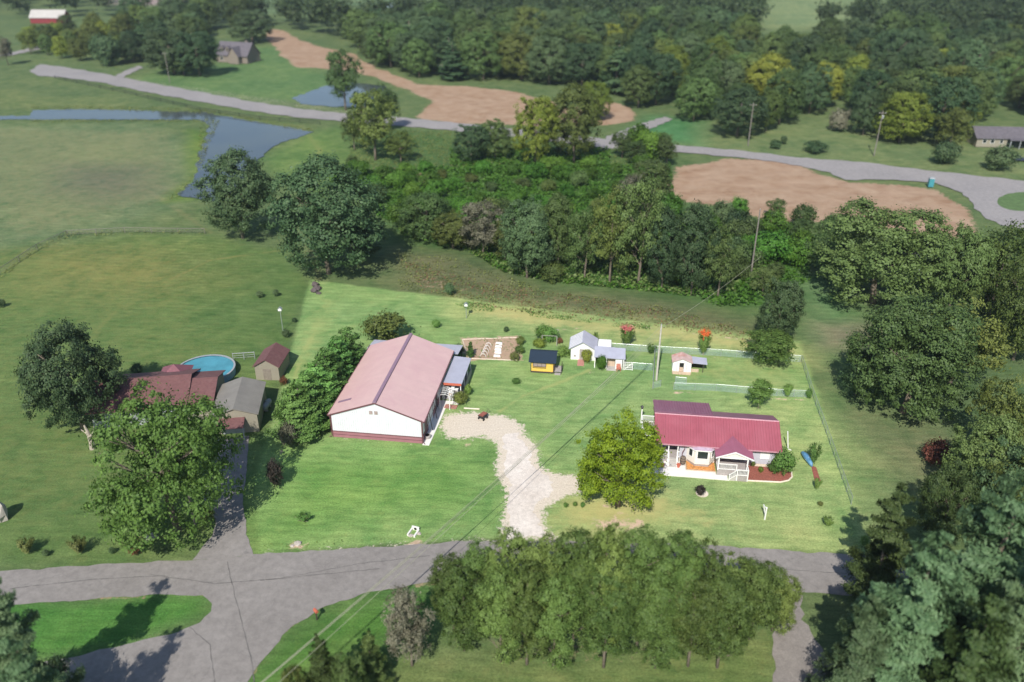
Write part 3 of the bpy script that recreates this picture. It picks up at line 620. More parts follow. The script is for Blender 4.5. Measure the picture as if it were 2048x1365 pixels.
# left porch: floor, posts, rails, steps, skirt, door, window
po = MB().box(.3, .25, .70, 3.3, 2.6, .80).build('porch_floor', M['greywood'], ho)
for a, b_ in ((.34, 1.82), (3.04, 3.28)): MB().box(a, .27, .05, b_, .31, .70).build('skirt', M['greywood'], ho)
for x in (.38, 1.86, 3.02): MB().box(x-.06, .22, 0, x+.06, .34, 2.95).build('post', M['trim'], ho)
def railing(parent, a, b_, zf, h=.9, name='railing', zf2=None, gap=.14):
    zf2 = zf if zf2 is None else zf2; m = MB(); a = Vector((*a, 0)); b_ = Vector((*b_, 0)); d = b_-a; L_ = d.length; u = d/L_; nn = Vector((-u.y, u.x, 0))
    def bar(t0, z0, t1, z1, hw, hh):
        p = a+u*t0; q = a+u*t1
        m.hexa([p-nn*hw+Vector((0,0,z0-hh)), q-nn*hw+Vector((0,0,z1-hh)), q+nn*hw+Vector((0,0,z1-hh)), p+nn*hw+Vector((0,0,z0-hh))],
               [p-nn*hw+Vector((0,0,z0+hh)), q-nn*hw+Vector((0,0,z1+hh)), q+nn*hw+Vector((0,0,z1+hh)), p+nn*hw+Vector((0,0,z0+hh))])
    bar(0, zf+h, L_, zf2+h, .05, .035); bar(0, zf+.12, L_, zf2+.12, .04, .03)
    k = max(2, int(L_/gap))
    for i in range(1, k):
        t = L_*i/k; zz = zf+(zf2-zf)*i/k; p = a+u*t; m.box(p.x-.022, p.y-.022, zz+.15, p.x+.022, p.y+.022, zz+h-.035)
    return m.build(name, M['trim'], parent)
railing(ho, (.44, .28), (1.80, .28), .8); railing(ho, (3.08, .28), (3.3, .28), .8, gap=.1)
railing(ho, (.38, .34), (.38, 2.5), .8)
m = MB()
for k in range(4): m.box(1.95, -.9+.28*k, 0, 2.95, -.9+.28*(k+1), .2*(k+1)-.02*(k == 3))
m.build('steps', M['oldconcrete'], ho)
railing(ho, (1.92, -.85), (1.92, .2), .05, .85, 'stair_rail', .8); railing(ho, (2.98, -.85), (2.98, .2), .05, .85, 'stair_rail', .8)
m = MB(); m.box(2.0, 2.56, .8, 2.9, 2.59, 2.8); m.build('door', M['greywood'], ho)
window(ho, 1.1, 2.59, 1.6, .8, 1.1)
# bay window
m = MB(); bay = [(4.2, .74), (5.2, -.35), (7.0, -.35), (7.75, .74)]
m.poly_up(bay, .45, 2.62); by = m.build('bay_window', M['baysiding'], ho)
MB().poly_up([(4.3, .74), (5.25, -.27), (6.95, -.27), (7.6, .74)], 0, .449).build('plinth', M['greywood'], by)
m = MB(); e = [(4.0, .6, 2.64), (5.1, -.52, 2.64), (7.1, -.52, 2.64), (7.95, .6, 2.64)]; r_ = [(4.9, .6, 3.02), (5.5, .15, 3.02), (6.7, .15, 3.02), (7.3, .6, 3.02)]
n_ = 0; m.v = e+r_; m.f = [(0, 1, 5, 4), (1, 2, 6, 5), (2, 3, 7, 6), (4, 5, 6, 7)]
for i in range(13):
    t = (i+.5)/13; a = Vector(e[1]).lerp(Vector(e[2]), t); b_ = Vector(r_[1]).lerp(Vector(r_[2]), t); m.hexa([a+Vector((-.02,0,0)), a+Vector((.02,0,0)), b_+Vector((.02,0,0)), b_+Vector((-.02,0,0))], [a+Vector((-.02,0,.04)), a+Vector((.02,0,.04)), b_+Vector((.02,0,.04)), b_+Vector((-.02,0,.04))])
M['bayroof'] = surf('mauve_metal', (.42, .33, .42), .15, 3, .45)
m.build('bay_roof', M['bayroof'], by)
m = MB()
for i in range(3):
    a = Vector(e[i]); b_ = Vector(e[i+1]); m.hexa([a+Vector((0,0,-.14)), b_+Vector((0,0,-.14)), b_+Vector((0,.08,-.14)), a+Vector((0,.08,-.14))], [a+Vector((0,0,-.003)), b_+Vector((0,0,-.003)), b_+Vector((0,.08,-.003)), a+Vector((0,.08,-.003))])
m.build('bay_fascia', M['trim'], by)
window(ho, 6.1, -.36, 1.35, 1.25, 1.05, bars=0); window(ho, 4.68, .17, 1.35, .55, 1.0, rz=R(-47.5), bars=0); window(ho, 7.41, .22, 1.35, .5, 1.0, rz=R(55.5), bars=0)
# entry portico
pf = MB().box(7.85, -1.75, .72, 11.55, .74, .82).build('porch_floor', M['greywood'], ho)
MB().box(10.2, -2.75, .70, 11.55, -1.75, .80).build('landing', M['greywood'], ho)
MB().box(7.87, -1.73, .03, 10.2, -1.69, .72).box(10.2, -2.73, .03, 11.5, -2.69, .70).box(11.5, -2.73, .03, 11.54, .7, .70).build('skirt', M['greywood'], ho)
for x, y in ((7.95, -1.65), (11.45, -1.65)): MB().box(x-.08, y-.08, .82, x+.08, y+.08, 2.75).build('post', M['trim'], ho)
for x, y in ((7.95, 0.6), (11.45, .6)): MB().box(x-.06, y-.06, .82, x+.06, y+.06, 2.75).build('post', M['trim'], ho)
ap = (9.8, 3.72); el = (7.5, 2.72); er = (12.15, 2.72)
for sd in (0, 1):
    yb = lambda z: max(.02, (z-EZ)/(RZ-EZ)*RY)   # where the main roof reaches height z
    if sd == 0: p = [(el[0], -1.85, el[1]), (ap[0], -1.85, ap[1]), (ap[0], 2.2, ap[1]), (el[0], .3, el[1])]
    else: p = [(ap[0], -1.85, ap[1]), (er[0], -1.85, er[1]), (er[0], .3, er[1]), (ap[0], 2.2, ap[1])]
    m = MB(); m.slab(p, .06)
    for k in range(13):
        yy = -1.75+k*.28
        def lim(xa):  # y limit at relative height
            return .3+(1.9)*(xa)
        # rib from eave to apex, clipped by valley line
        tstart = 0 if yy <= .3 else (yy-.3)/1.9
        if tstart >= 1: continue
        A_ = Vector((el[0], yy, el[1])) if sd == 0 else Vector((er[0], yy, er[1])); B_ = Vector((ap[0], yy, ap[1])); S_ = A_.lerp(B_, tstart)
        up = Vector((0, 0, .035)); dd = Vector((0, .025, 0))
        m.hexa([S_-dd, B_-dd, B_+dd, S_+dd] if sd == 0 else [B_-dd, S_-dd, S_+dd, B_+dd], [q+up for q in ([S_-dd, B_-dd, B_+dd, S_+dd] if sd == 0 else [B_-dd, S_-dd, S_+dd, B_+dd])])
    m.build('portico_roof', M['maroon_y'], ho)
MB().prism([(7.85, 2.72), (11.6, 2.72), (9.8, 3.52)], -1.72, -1.66).build('pediment', M['baysiding'], ho)
m = MB()
for (xa, za), (xb, zb) in ((el, ap), (ap, er)):
    m.hexa([(xa, -1.93, za-.15), (xb, -1.93, zb-.15), (xb, -1.855, zb-.15), (xa, -1.855, za-.15)], [(xa, -1.93, za+.03), (xb, -1.93, zb+.03), (xb, -1.855, zb+.03), (xa, -1.855, za+.03)])
m.box(7.9, -1.74, 2.6, 11.5, -1.6, 2.72); m.build('portico_fascia', M['trim'], ho)
railing(ho, (8.03, -1.68), (10.15, -1.68), .82); railing(ho, (7.95, -1.57), (7.95, .55), .82); railing(ho, (10.25, -2.7), (11.5, -2.7), .80); railing(ho, (11.5, -2.65), (11.47, -1.75), .80, gap=.16)
for x, y in ((10.2, -1.68), (10.2, -2.7), (11.5, -2.7)): MB().box(x-.06, y-.06, .1, x+.06, y+.06, 1.75).build('newel_post', M['trim'], ho)
m = MB()
for k in range(4): m.box(9.3+.23*k, -2.7, 0, 9.3+.23*(k+1), -1.78, .18*(k+1))
m.build('steps', M['oldconcrete'], ho)
railing(ho, (9.3, -2.72), (10.15, -2.7), .05, .85, 'stair_rail', .78)
MB().box(9.24, -2.78, 0, 9.34, -2.66, 1.0).build('newel_post', M['trim'], ho)
window(ho, 11.0, .745, 1.55, .85, 1.1, frame_mat='rust', glass='white'); window(ho, 12.0, .745, 1.5, .4, .8, bars=0)
m = MB(); m.box(9.1, .69, .83, 10.0, .745, 2.75); m.build('door', M['trim'], ho)
# downspouts
m = MB(); m.tube([(3.85, .0, 2.9), (3.9, .5, 2.6), (3.9, .55, 2.0), (3.6, .1, 1.7), (3.6, .05, 1.3)], .06, 7); m.tube([(7.85, 0.0, 2.9), (7.9, .6, 2.6), (7.9, .62, 1.0)], .05, 6); m.tube([(15.3, 0, 2.9), (15.3, .68, 2.6), (15.3, .68, .3)], .05, 6); m.build('downspout', M['darktrim'], ho)
# side deck at left rear with rail
MB().box(-1.4, 4.6, .7, .3, 8.2, .8).build('side_deck', M['greywood'], ho)
railing(ho, (-1.35, 8.15), (.3, 8.15), .8, 1.0); railing(ho, (-1.35, 4.65), (-1.35, 8.1), .8, 1.0); railing(ho, (-1.35, 4.65), (.3, 4.65), .8, 1.0)
# patio, beds
def hstruct(name, pts, z0, z1, mat):
    q = MB().poly_up(pts, z0, z1).build(name, M[mat], None, (*H0, 0), rz=A74); return tag(q, kind='structure')
hstruct('patio', [(.0, -.6), (.2, -2.4), (1.5, -2.72), (5.0, -2.70), (9.2, -2.76), (9.2, -1.76), (7.83, -1.76), (7.8, -1.2), (4.2, -1.2), (4.2, .74), (0.1, .24)], 0, .06, 'concrete')
hstruct('wood_chip_bed', [(4.25, -1.16), (7.8, -1.16), (7.8, .72), (4.25, .72)], 0, .10, 'chips')
hstruct('mulch_bed', [(11.62, -2.4), (15.6, -2.2), (16.6, -1.7), (17.1, -.9), (17.2, .3), (15.4, .7), (11.62, .72)], 0, .07, 'mulch')
m = MB(); m.tube([(11.6, -2.5, .06), (15.6, -2.3, .06), (16.65, -1.8, .06), (17.2, -1.0, .06), (17.3, .1, .06)], .11, 8)
tag(m.build('garden_edging', M['sand'], None, (*H0, 0), rz=A74), 'pale curved kerb edging around the red-brown mulch bed', 'edging')
tag(MB().box(4.2, -1.3, 0, 7.85, -1.18, .16).box(4.1, -1.3, 0, 4.2, .2, .16).build('planter_edging', M['tan'], None, (*H0, 0), rz=A74), 'thin timber edging around the orange wood chip bed', 'edging')
bl_ = thing('rain_barrel', 'brown wooden rain barrel under the downspout left of bay window', 'barrel', hl(3.75, -.15))
MB().lathe([(.30, .22), (.36, .45), (.38, .75), (.36, 1.05), (.30, 1.28)], k=16).build('staves', M['barrel'], bl_, smooth=True)
for z, r in ((.38, .355), (.75, .39), (1.12, .355)): MB().lathe([(r, z), (r, z+.06)], k=16).build('hoop', M['black'], bl_)
MB().box(-.3, -.3, 0, .3, .3, .22).build('plinth', M['oldconcrete'], bl_)
for (x, y), lab in (((1.2, -.95), 'terracotta pot with pale plant left of the porch steps'), ((3.2, -.75), 'terracotta pot with dark plant beside the rain barrel')):
    pt = thing('flower_pot', lab, 'flower pot', hl(x, y, .06), 0, 'terracotta pots on the patio')
    MB().lathe([(.16, 0), (.24, .38), (.27, .38), (.27, .45), (.22, .45)], k=14).build('pot', M['clay'], pt)
LEAFQ = []   # (parent, loc, mesh kind, size) filled after foliage meshes exist
lp = thing('lamp_post', 'white lamp post with small black bird box by rear deck', 'lamp post', (*hl(-1.42, 9.1)[:2], 0))
MB().box(-.07, -.07, 0, .07, .07, 2.3).build('post', M['trim'], lp)
MB().hexa([(-.12,-.12,2.3),(.12,-.12,2.3),(.12,.12,2.3),(-.12,.12,2.3)], [(-.16,-.16,2.55),(.16,-.16,2.55),(.16,.16,2.55),(-.16,.16,2.55)]).hexa([(-.22,-.22,2.55),(.22,-.22,2.55),(.22,.22,2.55),(-.22,.22,2.55)], [(-.02,-.02,2.85),(.02,-.02,2.85),(.02,.02,2.85),(-.02,.02,2.85)]).build('lantern', M['black'], lp)
# leaning white pole at the right end of the house
tag(MB().tube([(0, 0, 0), (-.35, .3, 2.6)], .07, 8).tube([(0, 0, 0), (.3, -.35, .07)], .07, 8).build('leaning_pole', M['trim'], None, (*G(1576, 899), .03)), 'white pole leaning at the right end of the house', 'pole')
# ---- white post in front lawn
mp = thing('sign_post', 'white angled sign post standing alone in the front lawn', 'post', (*G(1529, 1039.6), 0), R(10))
MB().box(-.07, -.07, 0, .07, .07, 1.72).build('post', M['trim'], mp)
MB().hexa([(-.03, .07, .55), (.03, .07, .55), (.03, .07, .75), (-.03, .07, .75)], [(-.03, .75, 1.45), (.03, .75, 1.45), (.03, .75, 1.6), (-.03, .75, 1.6)]).box(-.035, .07, 1.5, .035, .8, 1.62).build('arm', M['trim'], mp)
MB().hexa([(-.1, -.1, 1.72), (.1, -.1, 1.72), (.1, .1, 1.72), (-.1, .1, 1.72)], [(-.01, -.01, 1.84), (.01, -.01, 1.84), (.01, .01, 1.84), (-.01, .01, 1.84)]).build('cap', M['trim'], mp)

# ---- yellow playhouse
ys = frame('garden_shed', 'bright yellow board shed with dark blue shingle roof and side deck', 'shed', (2.84, 110.65))
MB().box(.05, .05, .25, 3.5, 3.1, 1.95).build('wall', M['yellowpaint'], ys)
MB().box(.0, 0, .0, 3.55, 3.15, .25).build('base', M['darkwood'], ys)
m = MB(); m.slab([(-.3, -.3, 1.98), (3.9, -.3, 1.98), (3.9, 1.9, 2.85), (-.3, 1.9, 2.85)], .08); m.slab([(-.3, 1.9, 2.85), (3.9, 1.9, 2.85), (3.9, 3.5, 2.2), (-.3, 3.5, 2.2)], .08); m.build('roof', M['navy'], ys)
q = MB()
for x in (.06, 3.47): q.hexa([(x, .05, 1.94), (x+.02, .05, 1.94), (x+.02, 3.1, 1.94), (x, 3.1, 1.94)], [(x, 1.7, 2.7), (x+.02, 1.7, 2.7), (x+.02, 2.0, 2.7), (x, 2.0, 2.7)])
q.build('gable', M['yellowpaint'], ys)
window(ys, 1.35, .04, 1.1, 1.9, .62, frame_mat='darkwood', bars=2, glass='vent')
m = MB(); m.box(0, -.02, .25, .1, .05, 1.95); m.box(3.45, -.02, .25, 3.55, .05, 1.95); m.box(.3, -.02, .82, 2.4, .045, .88); m.build('corner_trim', M['darkwood'], ys)
MB().box(3.6, .1, .32, 4.75, 1.9, .40).build('side_deck', M['greywood'], ys)
m = MB()
for p in ((4.7, .15), (4.7, 1.8), (3.65, .15)): m.box(p[0]-.04, p[1]-.04, 0, p[0]+.04, p[1]+.04, 1.25)
m.box(4.67, .15, 1.15, 4.73, 1.8, 1.25); m.box(4.67, .15, .75, 4.73, 1.8, .82); m.build('railing', M['darkwood'], ys)
MB().box(3.7, -.35, 0, 4.6, .08, .18).build('step', M['greywood'], ys)

# ---- white garden house with grey roof
g0 = (11.7, 112)
gx = Matrix.Translation((*g0, 0)) @ Matrix.Rotation(A74, 4, 'Z')
def gl(x, y, z=0): v = gx @ Vector((x, y, z)); return (v.x, v.y, v.z)
gh = thing('garden_house', 'white gabled garden house with half slatted pale grey metal roof', 'shed', gl(-2.8, 2.45), A74)
MB().prism([(0, 0), (3.75, 0), (3.75, 2.1), (1.85, 3.2), (0, 2.1)], 0, 3.5).build('wall', M['white'], gh)
for sd in (0, 1):
    p = [(-.35, -.35, 2.0), (1.85, -.35, 3.35), (1.85, 3.8, 3.35), (-.35, 3.8, 2.0)] if sd == 0 else [(1.85, -.35, 3.35), (4.1, -.35, 2.0), (4.1, 3.8, 2.0), (1.85, 3.8, 3.35)]
    m = MB(); m.slab(p, .06); m.build('roof', M['greyroof_x' if sd else 'greyroof'], gh)
m = MB()
for k in range(8):
    y = -.15+k*.5; m.slab([(-.25, y, 2.09), (1.7, y, 3.29), (1.7, y+.24, 3.29), (-.25, y+.24, 2.09)], .02)
m.build('roof_panel', M['white'], gh)
m = MB(); m.box(1.3, -.05, 0, 1.36, -.003, 2.0); m.box(2.14, -.05, 0, 2.2, -.003, 2.0); m.box(1.36, -.05, 1.94, 2.14, -.003, 2.0)
d = m.build('door', M['trim'], gh); MB().box(1.36, -.03, .05, 2.14, -.002, 1.94).build('door_leaf', M['greywood'], d)
MB().box(.5, -.06, .55, .8, -.004, .85).build('vent', M['greywood'], gh)
tag(MB().poly_up([(-.05, 0), (.95, 0), (1.0, -1.9), (-.05, -1.9)], 0, .08).build('ramp', M['paver'], None, gl(-1.6, 2.4), rz=A74), 'reddish board ramp leading to the white garden house door', 'ramp')

# ---- goat pen shelter
pn = thing('animal_shelter', 'open animal shelter with sloping grey metal roof and white panels', 'shelter', gl(.95, .2), A74)
m = MB(); m.slab([(-.05, -.1, 1.95), (4.75, -.3, 1.95), (4.7, 2.3, 2.5), (-.05, 2.6, 2.5)], .06); m.build('roof', M['greyroof'], pn)
for x, y, z in ((.1, .1, 1.9), (1.9, 0, 1.9), (4.5, -.1, 1.9), (.1, 2.2, 2.4), (4.5, 2.1, 2.35)): MB().box(x-.07, y-.07, 0, x+.07, y+.07, z).build('post', M['white'], pn)
MB().box(3.25, -.02, 0, 4.3, .05, 1.75).build('wall_panel', M['white'], pn)
MB().box(.1, 2.3, 0, 4.5, 2.36, 2.3).build('rear_wall', M['darkwood'], pn)
MB().box(2.1, .8, 0, 3.2, .86, 1.3).build('hatch', M['tan'], pn)
MB().box(1.9, -.6, 0, 3.4, 2.2, .07).build('floor', M['oldconcrete'], pn)
lid = thing('white_canopy', 'flat white sheet roof on posts behind the animal shelter', 'canopy', gl(1.35, 3.8), A74)
MB().slab([(0, 0, 1.9), (2.1, 0, 1.9), (2.05, 2.1, 2.1), (.05, 2.1, 2.1)], .06).build('roof', M['white'], lid)
for x in (.1, 1.95):
    for y in (.1, 1.95): MB().box(x-.04, y-.04, 0, x+.04, y+.04, 1.85).build('post', M['steel'], lid)
def chair(loc, rz, mt, lab, g=None):
    c_ = thing('garden_chair', lab, 'chair', loc, rz, g)
    MB().box(-.3, -.28, .38, .3, .28, .44).build('seat', M[mt], c_)
    m = MB()
    for k in range(4): m.hexa([(-.3+.16*k, .26, .4), (-.18+.16*k, .26, .4), (-.18+.16*k, .3, .4), (-.3+.16*k, .3, .4)], [(-.3+.16*k, .42, 1.05), (-.18+.16*k, .42, 1.05), (-.18+.16*k, .46, 1.05), (-.3+.16*k, .46, 1.05)])
    m.build('backrest', M[mt], c_)
    for x in (-.3, .3): MB().box(x-.05, -.3, .6, x+.05, .34, .64).build('armrest', M[mt], c_)
    for x in (-.28, .28):
        for y in (-.25, .25): MB().box(x-.03, y-.03, 0, x+.03, y+.03, .6).build('leg', M[mt], c_)
chair(gl(4.75, -.35), R(0), 'clay', 'red wooden garden chair beside the animal shelter')
gt = thing('gate_panel', 'white slatted gate panel leaning right of the red chair', 'gate', gl(5.6, .1), A74)
m = MB()
for z in (.1, .4, .7, 1.0, 1.3): m.box(0, -.03, z, 1.3, .03, z+.1)
for x in (0, 1.22): m.box(x, -.04, 0, x+.08, .04, 1.45)
m.hexa([(0, -.035, .1), (.1, -.035, .1), (.1, .02, .1), (0, .02, .1)], [(1.15, -.035, 1.35), (1.25, -.035, 1.35), (1.25, .02, 1.35), (1.15, .02, 1.35)])
m.build('boards', M['white'], gt)

# ---- small pink-roofed hut
hut = thing('chicken_hut', 'small white hut with rusty pink roof and open lean-to', 'hut', gl(12.9, .1), A74)
MB().prism([(0, .15), (2.8, .15), (2.8, 1.75), (1.4, 2.3), (0, 1.75)], .35, 2.3).build('wall', M['white'], hut)
M['pinkroof'] = surf('rusty_pink_sheet_roof', (.56, .40, .37), .2, 1.5, .6, stain=(.50, .20, .14), stain_amt=.9)
m = MB(); m.slab([(-.15, .15, 1.8), (1.4, .15, 2.45), (1.4, 2.5, 2.45), (-.15, 2.5, 1.8)], .05); m.slab([(1.4, .15, 2.45), (2.95, .15, 1.8), (2.95, 2.5, 1.8), (1.4, 2.5, 2.45)], .05); m.build('roof', M['pinkroof'], hut)
m = MB(); m.box(1.05, .30, .2, 1.65, .345, 1.65); d = m.build('door', M['black'], hut); MB().box(1.05, .26, .2, 1.6, .298, .95).build('door_leaf', M['tan'], d)
m = MB()
for x in (.62, 1.0, 1.67, 2.1): m.box(x, .31, .15, x+.05, .347, 1.75)
m.build('door_frame', M['greywood'], hut)
MB().box(0, -.35, .0, 2.8, .34, .15).build('deck', M['tan'], hut)
m = MB()
for x in (.02, .9, 1.3, 2.72): m.box(x, -.35, .0, x+.08, -.27, .65)
m.box(.1, -.33, .15, .9, -.29, .5); m.box(1.38, -.33, .15, 2.72, -.29, .28); m.build('low_rail', M['tan'], hut)
MB().slab([(2.8, .6, 1.62), (5.2, .6, 1.5), (5.2, 2.5, 1.62), (2.8, 2.5, 1.75)], .05).build('lean_to_roof', M['greyroof'], hut)
for y in (.75, 2.4): MB().box(4.6, y-.05, 0, 4.7, y+.05, 1.5).build('post', M['darkwood'], hut)
MB().box(2.81, 2.35, 0, 4.6, 2.4, 1.4).build('rear_panel', M['darkwood'], hut)
MB().box(2.85, .7, 0, 4.0, .75, .55).build('side_panel', M['tan'], hut)

# ---- chain-link fences
def fence(name, label, pts, h=1.2, step=2.6, fabric='link', post='steel', group=None, rails=True, cat='fence', pr=.035):
    P_ = [Vector((*G(*p), 0)) for p in pts]; t = thing(name, label, cat, P_[0], 0, group); P_ = [p-P_[0] for p in P_]
    m = MB(); mr = MB()
    for a, b_ in zip(P_, P_[1:]):
        d = b_-a; L_ = d.length; k = max(1, round(L_/step))
        for i in range(k+(b_ is P_[-1])):
            p = a+d*i/k; MB().tube([(0, 0, 0), (0, 0, h+.08)], pr, 6).build('post', M[post], t, loc=tuple(p))
        if rails: mr.tube([a+Vector((0, 0, h)), b_+Vector((0, 0, h))], pr*.8, 5)
        if fabric:
            an = math.atan2(d.y, d.x); q = MB().quad((0, 0, .03), (L_, 0, .03), (L_, 0, h), (0, 0, h)).build('fabric', M[fabric], t, loc=tuple(a), rz=an)
        else:
            for z in (h*.35, h*.65, h*.95): mr.tube([a+Vector((0, 0, z)), b_+Vector((0, 0, z))], pr*.5, 4)
    mr.build('rail', M[post], t) if mr.v else None
    return t
fence('chain_link_fence', 'rear chain-link fence running from white canopy to the corner tree', [(1222,700),(1310,706),(1441,713),(1600,725)])
fence('chain_link_fence', 'middle chain-link fence between the pink-roofed hut and the house lawn', [(1347,780),(1432,783),(1553,793),(1621,796)])
fence('chain_link_fence', 'short inner chain-link fence just behind the middle fence start', [(1350,768),(1372,770)], step=1.3)
fence('chain_link_fence', 'chain-link fence along the right boundary of the bright lawn', [(1603,725),(1625,795),(1652,868),(1684,960),(1702,1010)])
fence('chain_link_fence', 'short chain-link fence right of the animal shelter chairs', [(1262,739),(1304,742)])
fence('chain_link_fence', 'chain-link fence running back from the gate left of utility pole', [(1305,777),(1307,742),(1309,708)], h=1.5, pr=.05)
fence('chain_link_gate', 'small chain-link gate at the foot of the tall utility pole', [(1306,778),(1321,774)], h=1.1, step=1.3, cat='gate')
fence('pasture_fence', 'curving post and wire fence across the left pasture', [(-120,610),(0,550),(75,500),(135,472),(250,466),(410,468)], h=1.2, step=6, fabric=None, post='greypole', pr=.06)
fence('roadside_fence', 'dark wire fence along the near side of the far road', [(110,158),(250,187),(400,222),(520,240),(640,250)], h=1.2, step=9, fabric=None, post='black', pr=.09)
fence('white_fence', 'short white rail fence between pool and small maroon shed', [(467,721),(510,718)], h=1.2, step=1.4, fabric=None, post='nwhite', pr=.05)

# ---- utility poles and wires
def pole(b_, top, label, mat='greypole', arm=True, name='utility_pole', extra=None):
    X, Y = G(*b_); h = HT(*b_, top); t = thing(name, label, 'pole', (X, Y, 0))
    MB().tube([(0, 0, 0), (0, 0, h)], [.17, .11], 8).build('shaft', M[mat], t)
    if arm: MB().box(-1.1, -.06, h-.7, 1.1, .06, h-.58).build('crossarm', M[mat], t)
    for x in ((-.9, 0, .9) if arm else (0,)): MB().lathe([(.05, h-.58 if x or arm else h), (.07, h-.48 if x or arm else h+.1), (.04, h-.4 if x or arm else h+.2)], (x, 0, 0), 8).build('insulator', M['steel'], t)
    if extra: MB().lathe([(.22, h-2.2), (.24, h-2.1), (.24, h-1.4), (.2, h-1.3)], (.32, 0, 0), 10).build('transformer', M['steel'], t)
    return X, Y, h
pX, pY, ph = pole((1312.7, 760.6), 650, 'tall bleached utility pole inside the bright lot near the huts', 'polewood', False)
pole((392, 1056), 978, 'leaning grey pole in front of the large yard tree at left', 'greypole', False)
pole((340, 166), 104, 'grey utility pole beside the far road left of the second pond')
pole((885, 161), 128, 'small distant utility pole at the dirt road against dark woods')
pole((1150, 166), 112, 'distant utility pole at the gap between the two dark woods')
pole((1476, 268), 205, 'left one of the paired utility poles behind the far road')
pole((1496, 292), 206, 'right one of the paired utility poles behind the far road')
pole((1748, 312), 222, 'utility pole with transformer in front of the yellow-green roadside tree', extra=True)
pole((1500, 562), 420, 'tall bare pole standing in bright vines behind the lot', 'greypole', False)
def wire(label, a, b_, sag, r=.022, g='overhead wires crossing the lot'):
    a = Vector(a); b_ = Vector(b_); pts = []
    for i in range(25):
        t = i/24; p = a.lerp(b_, t)-Vector((0, 0, sag*4*t*(1-t))); pts.append(p-a)
    return tag(MB().tube(pts, r, 5, False).build('overhead_wire', M['wire'], None, tuple(a)), label, 'wire', g)
M['wire'] = surf('pale_wire', (.34, .34, .24), .1, 3, .5)
E1 = G(870, 1071, 7.2); dx_, dy_ = E1[0]-pX, E1[1]-pY; k_ = 1.62
for off, z0, z1, lb in ((-.35, ph-1.6, 7.6, 'lowest'), (0, ph-1.2, 8.0, 'middle'), (.35, ph-.8, 8.4, 'upper'), (2.6, ph-.15, 9.0, 'topmost')):
    wire(f'{lb} thin overhead wire running from the tall pole over the driveway', (pX, pY, z0), (pX+dx_*k_+off, pY+dy_*k_, z1), .8)
wire('overhead wire from the tall pole up over the rear fence', (pX, pY, ph-.5), (pX+22, pY+28, ph-.5), .6, g='overhead wires leaving the pole to the rear')
# ---- bird houses
for b_, tp, lab in (((932.7, 637), 607, 'white martin house on a pole at the rear of the bright lawn'), ((566, 662), 616, 'white martin house on a pole in the darker pasture')):
    X, Y = G(*b_); h = HT(*b_, tp); t = thing('bird_house', lab, 'bird house', (X, Y, 0))
    MB().tube([(0, 0, 0), (0, 0, h-.5)], .06, 6).build('post', M['steel'], t)
    MB().prism([(-.28, h-.5), (.28, h-.5), (.28, h-.15), (0, h+.08), (-.28, h-.15)], -.25, .25).build('box', M['white'], t)
    m = MB(); m.slab([(-.36, -.32, h-.18), (0, -.32, h+.12), (0, .32, h+.12), (-.36, .32, h-.18)], .03); m.slab([(0, -.32, h+.12), (.36, -.32, h-.18), (.36, .32, h-.18), (0, .32, h+.12)], .03); m.build('roof', M['steel'], t)
# ---- vegetable garden
gd = [(925, 680), (1040, 676), (1036, 722), (938, 718)]
gp = [G(*p) for p in gd]
m = MB(); 
for a, b_ in zip(gp, gp[1:]+gp[:1]): m.tube([(*a, .06), (*b_, .06)], .07, 4)
tag(m.build('garden_border', M['sand'], None), 'low timber border framing the vegetable garden plot', 'border')
hp = thing('row_hoops', 'white wire hoop tunnel standing over a vegetable row', 'hoops', (*G(966, 716), 0), R(-8))
for k in range(5):
    m = MB(); m.tube([(.5*math.cos(t)-.0+k*.06, k*.95, .75*math.sin(t)) for t in np.linspace(0, math.pi, 9)], .035, 5); m.build('hoop', M['trim'], hp)
MB().tube([(0, 0, .76), (.24, 3.8, .76)], .03, 5).build('ridge_bar', M['trim'], hp)
for k, (xx, yy) in enumerate(((994, 713), (996, 706), (996, 700), (997, 694), (998, 688))):
    tag(MB().hexa([(-.55, -.25, 0), (.55, -.25, 0), (.55, .25, 0), (-.55, .25, 0)], [(-.5, -.18, .22), (.5, -.18, .22), (.5, .18, .22), (-.5, .18, .22)]).build('planter_tray', M['white'], None, (*G(xx, yy), 0), rz=R(-6)),
        ('white planting tray, ' + ('nearest', 'second nearest', 'middle', 'second farthest', 'farthest')[k] + ' in the garden plot row'), 'tray', 'white planting trays in the vegetable garden')
for k, (x0, y0_) in enumerate(((1082, 668), (1092, 662))): pass
tr2 = thing('trellis', 'thin wooden trellis frame among bushes behind the yellow shed', 'trellis', (*G(1084, 690), 0), A74)
for x in (0, 2.4):
    for y in (0, 2.4): MB().box(x-.05, y-.05, 0, x+.05, y+.05, 1.7).build('post', M['greywood'], tr2)
m = MB(); 
for y in (0, 1.2, 2.4): m.box(0, y-.03, 1.7, 2.4, y+.03, 1.76)
m.build('crossbar', M['greywood'], tr2)
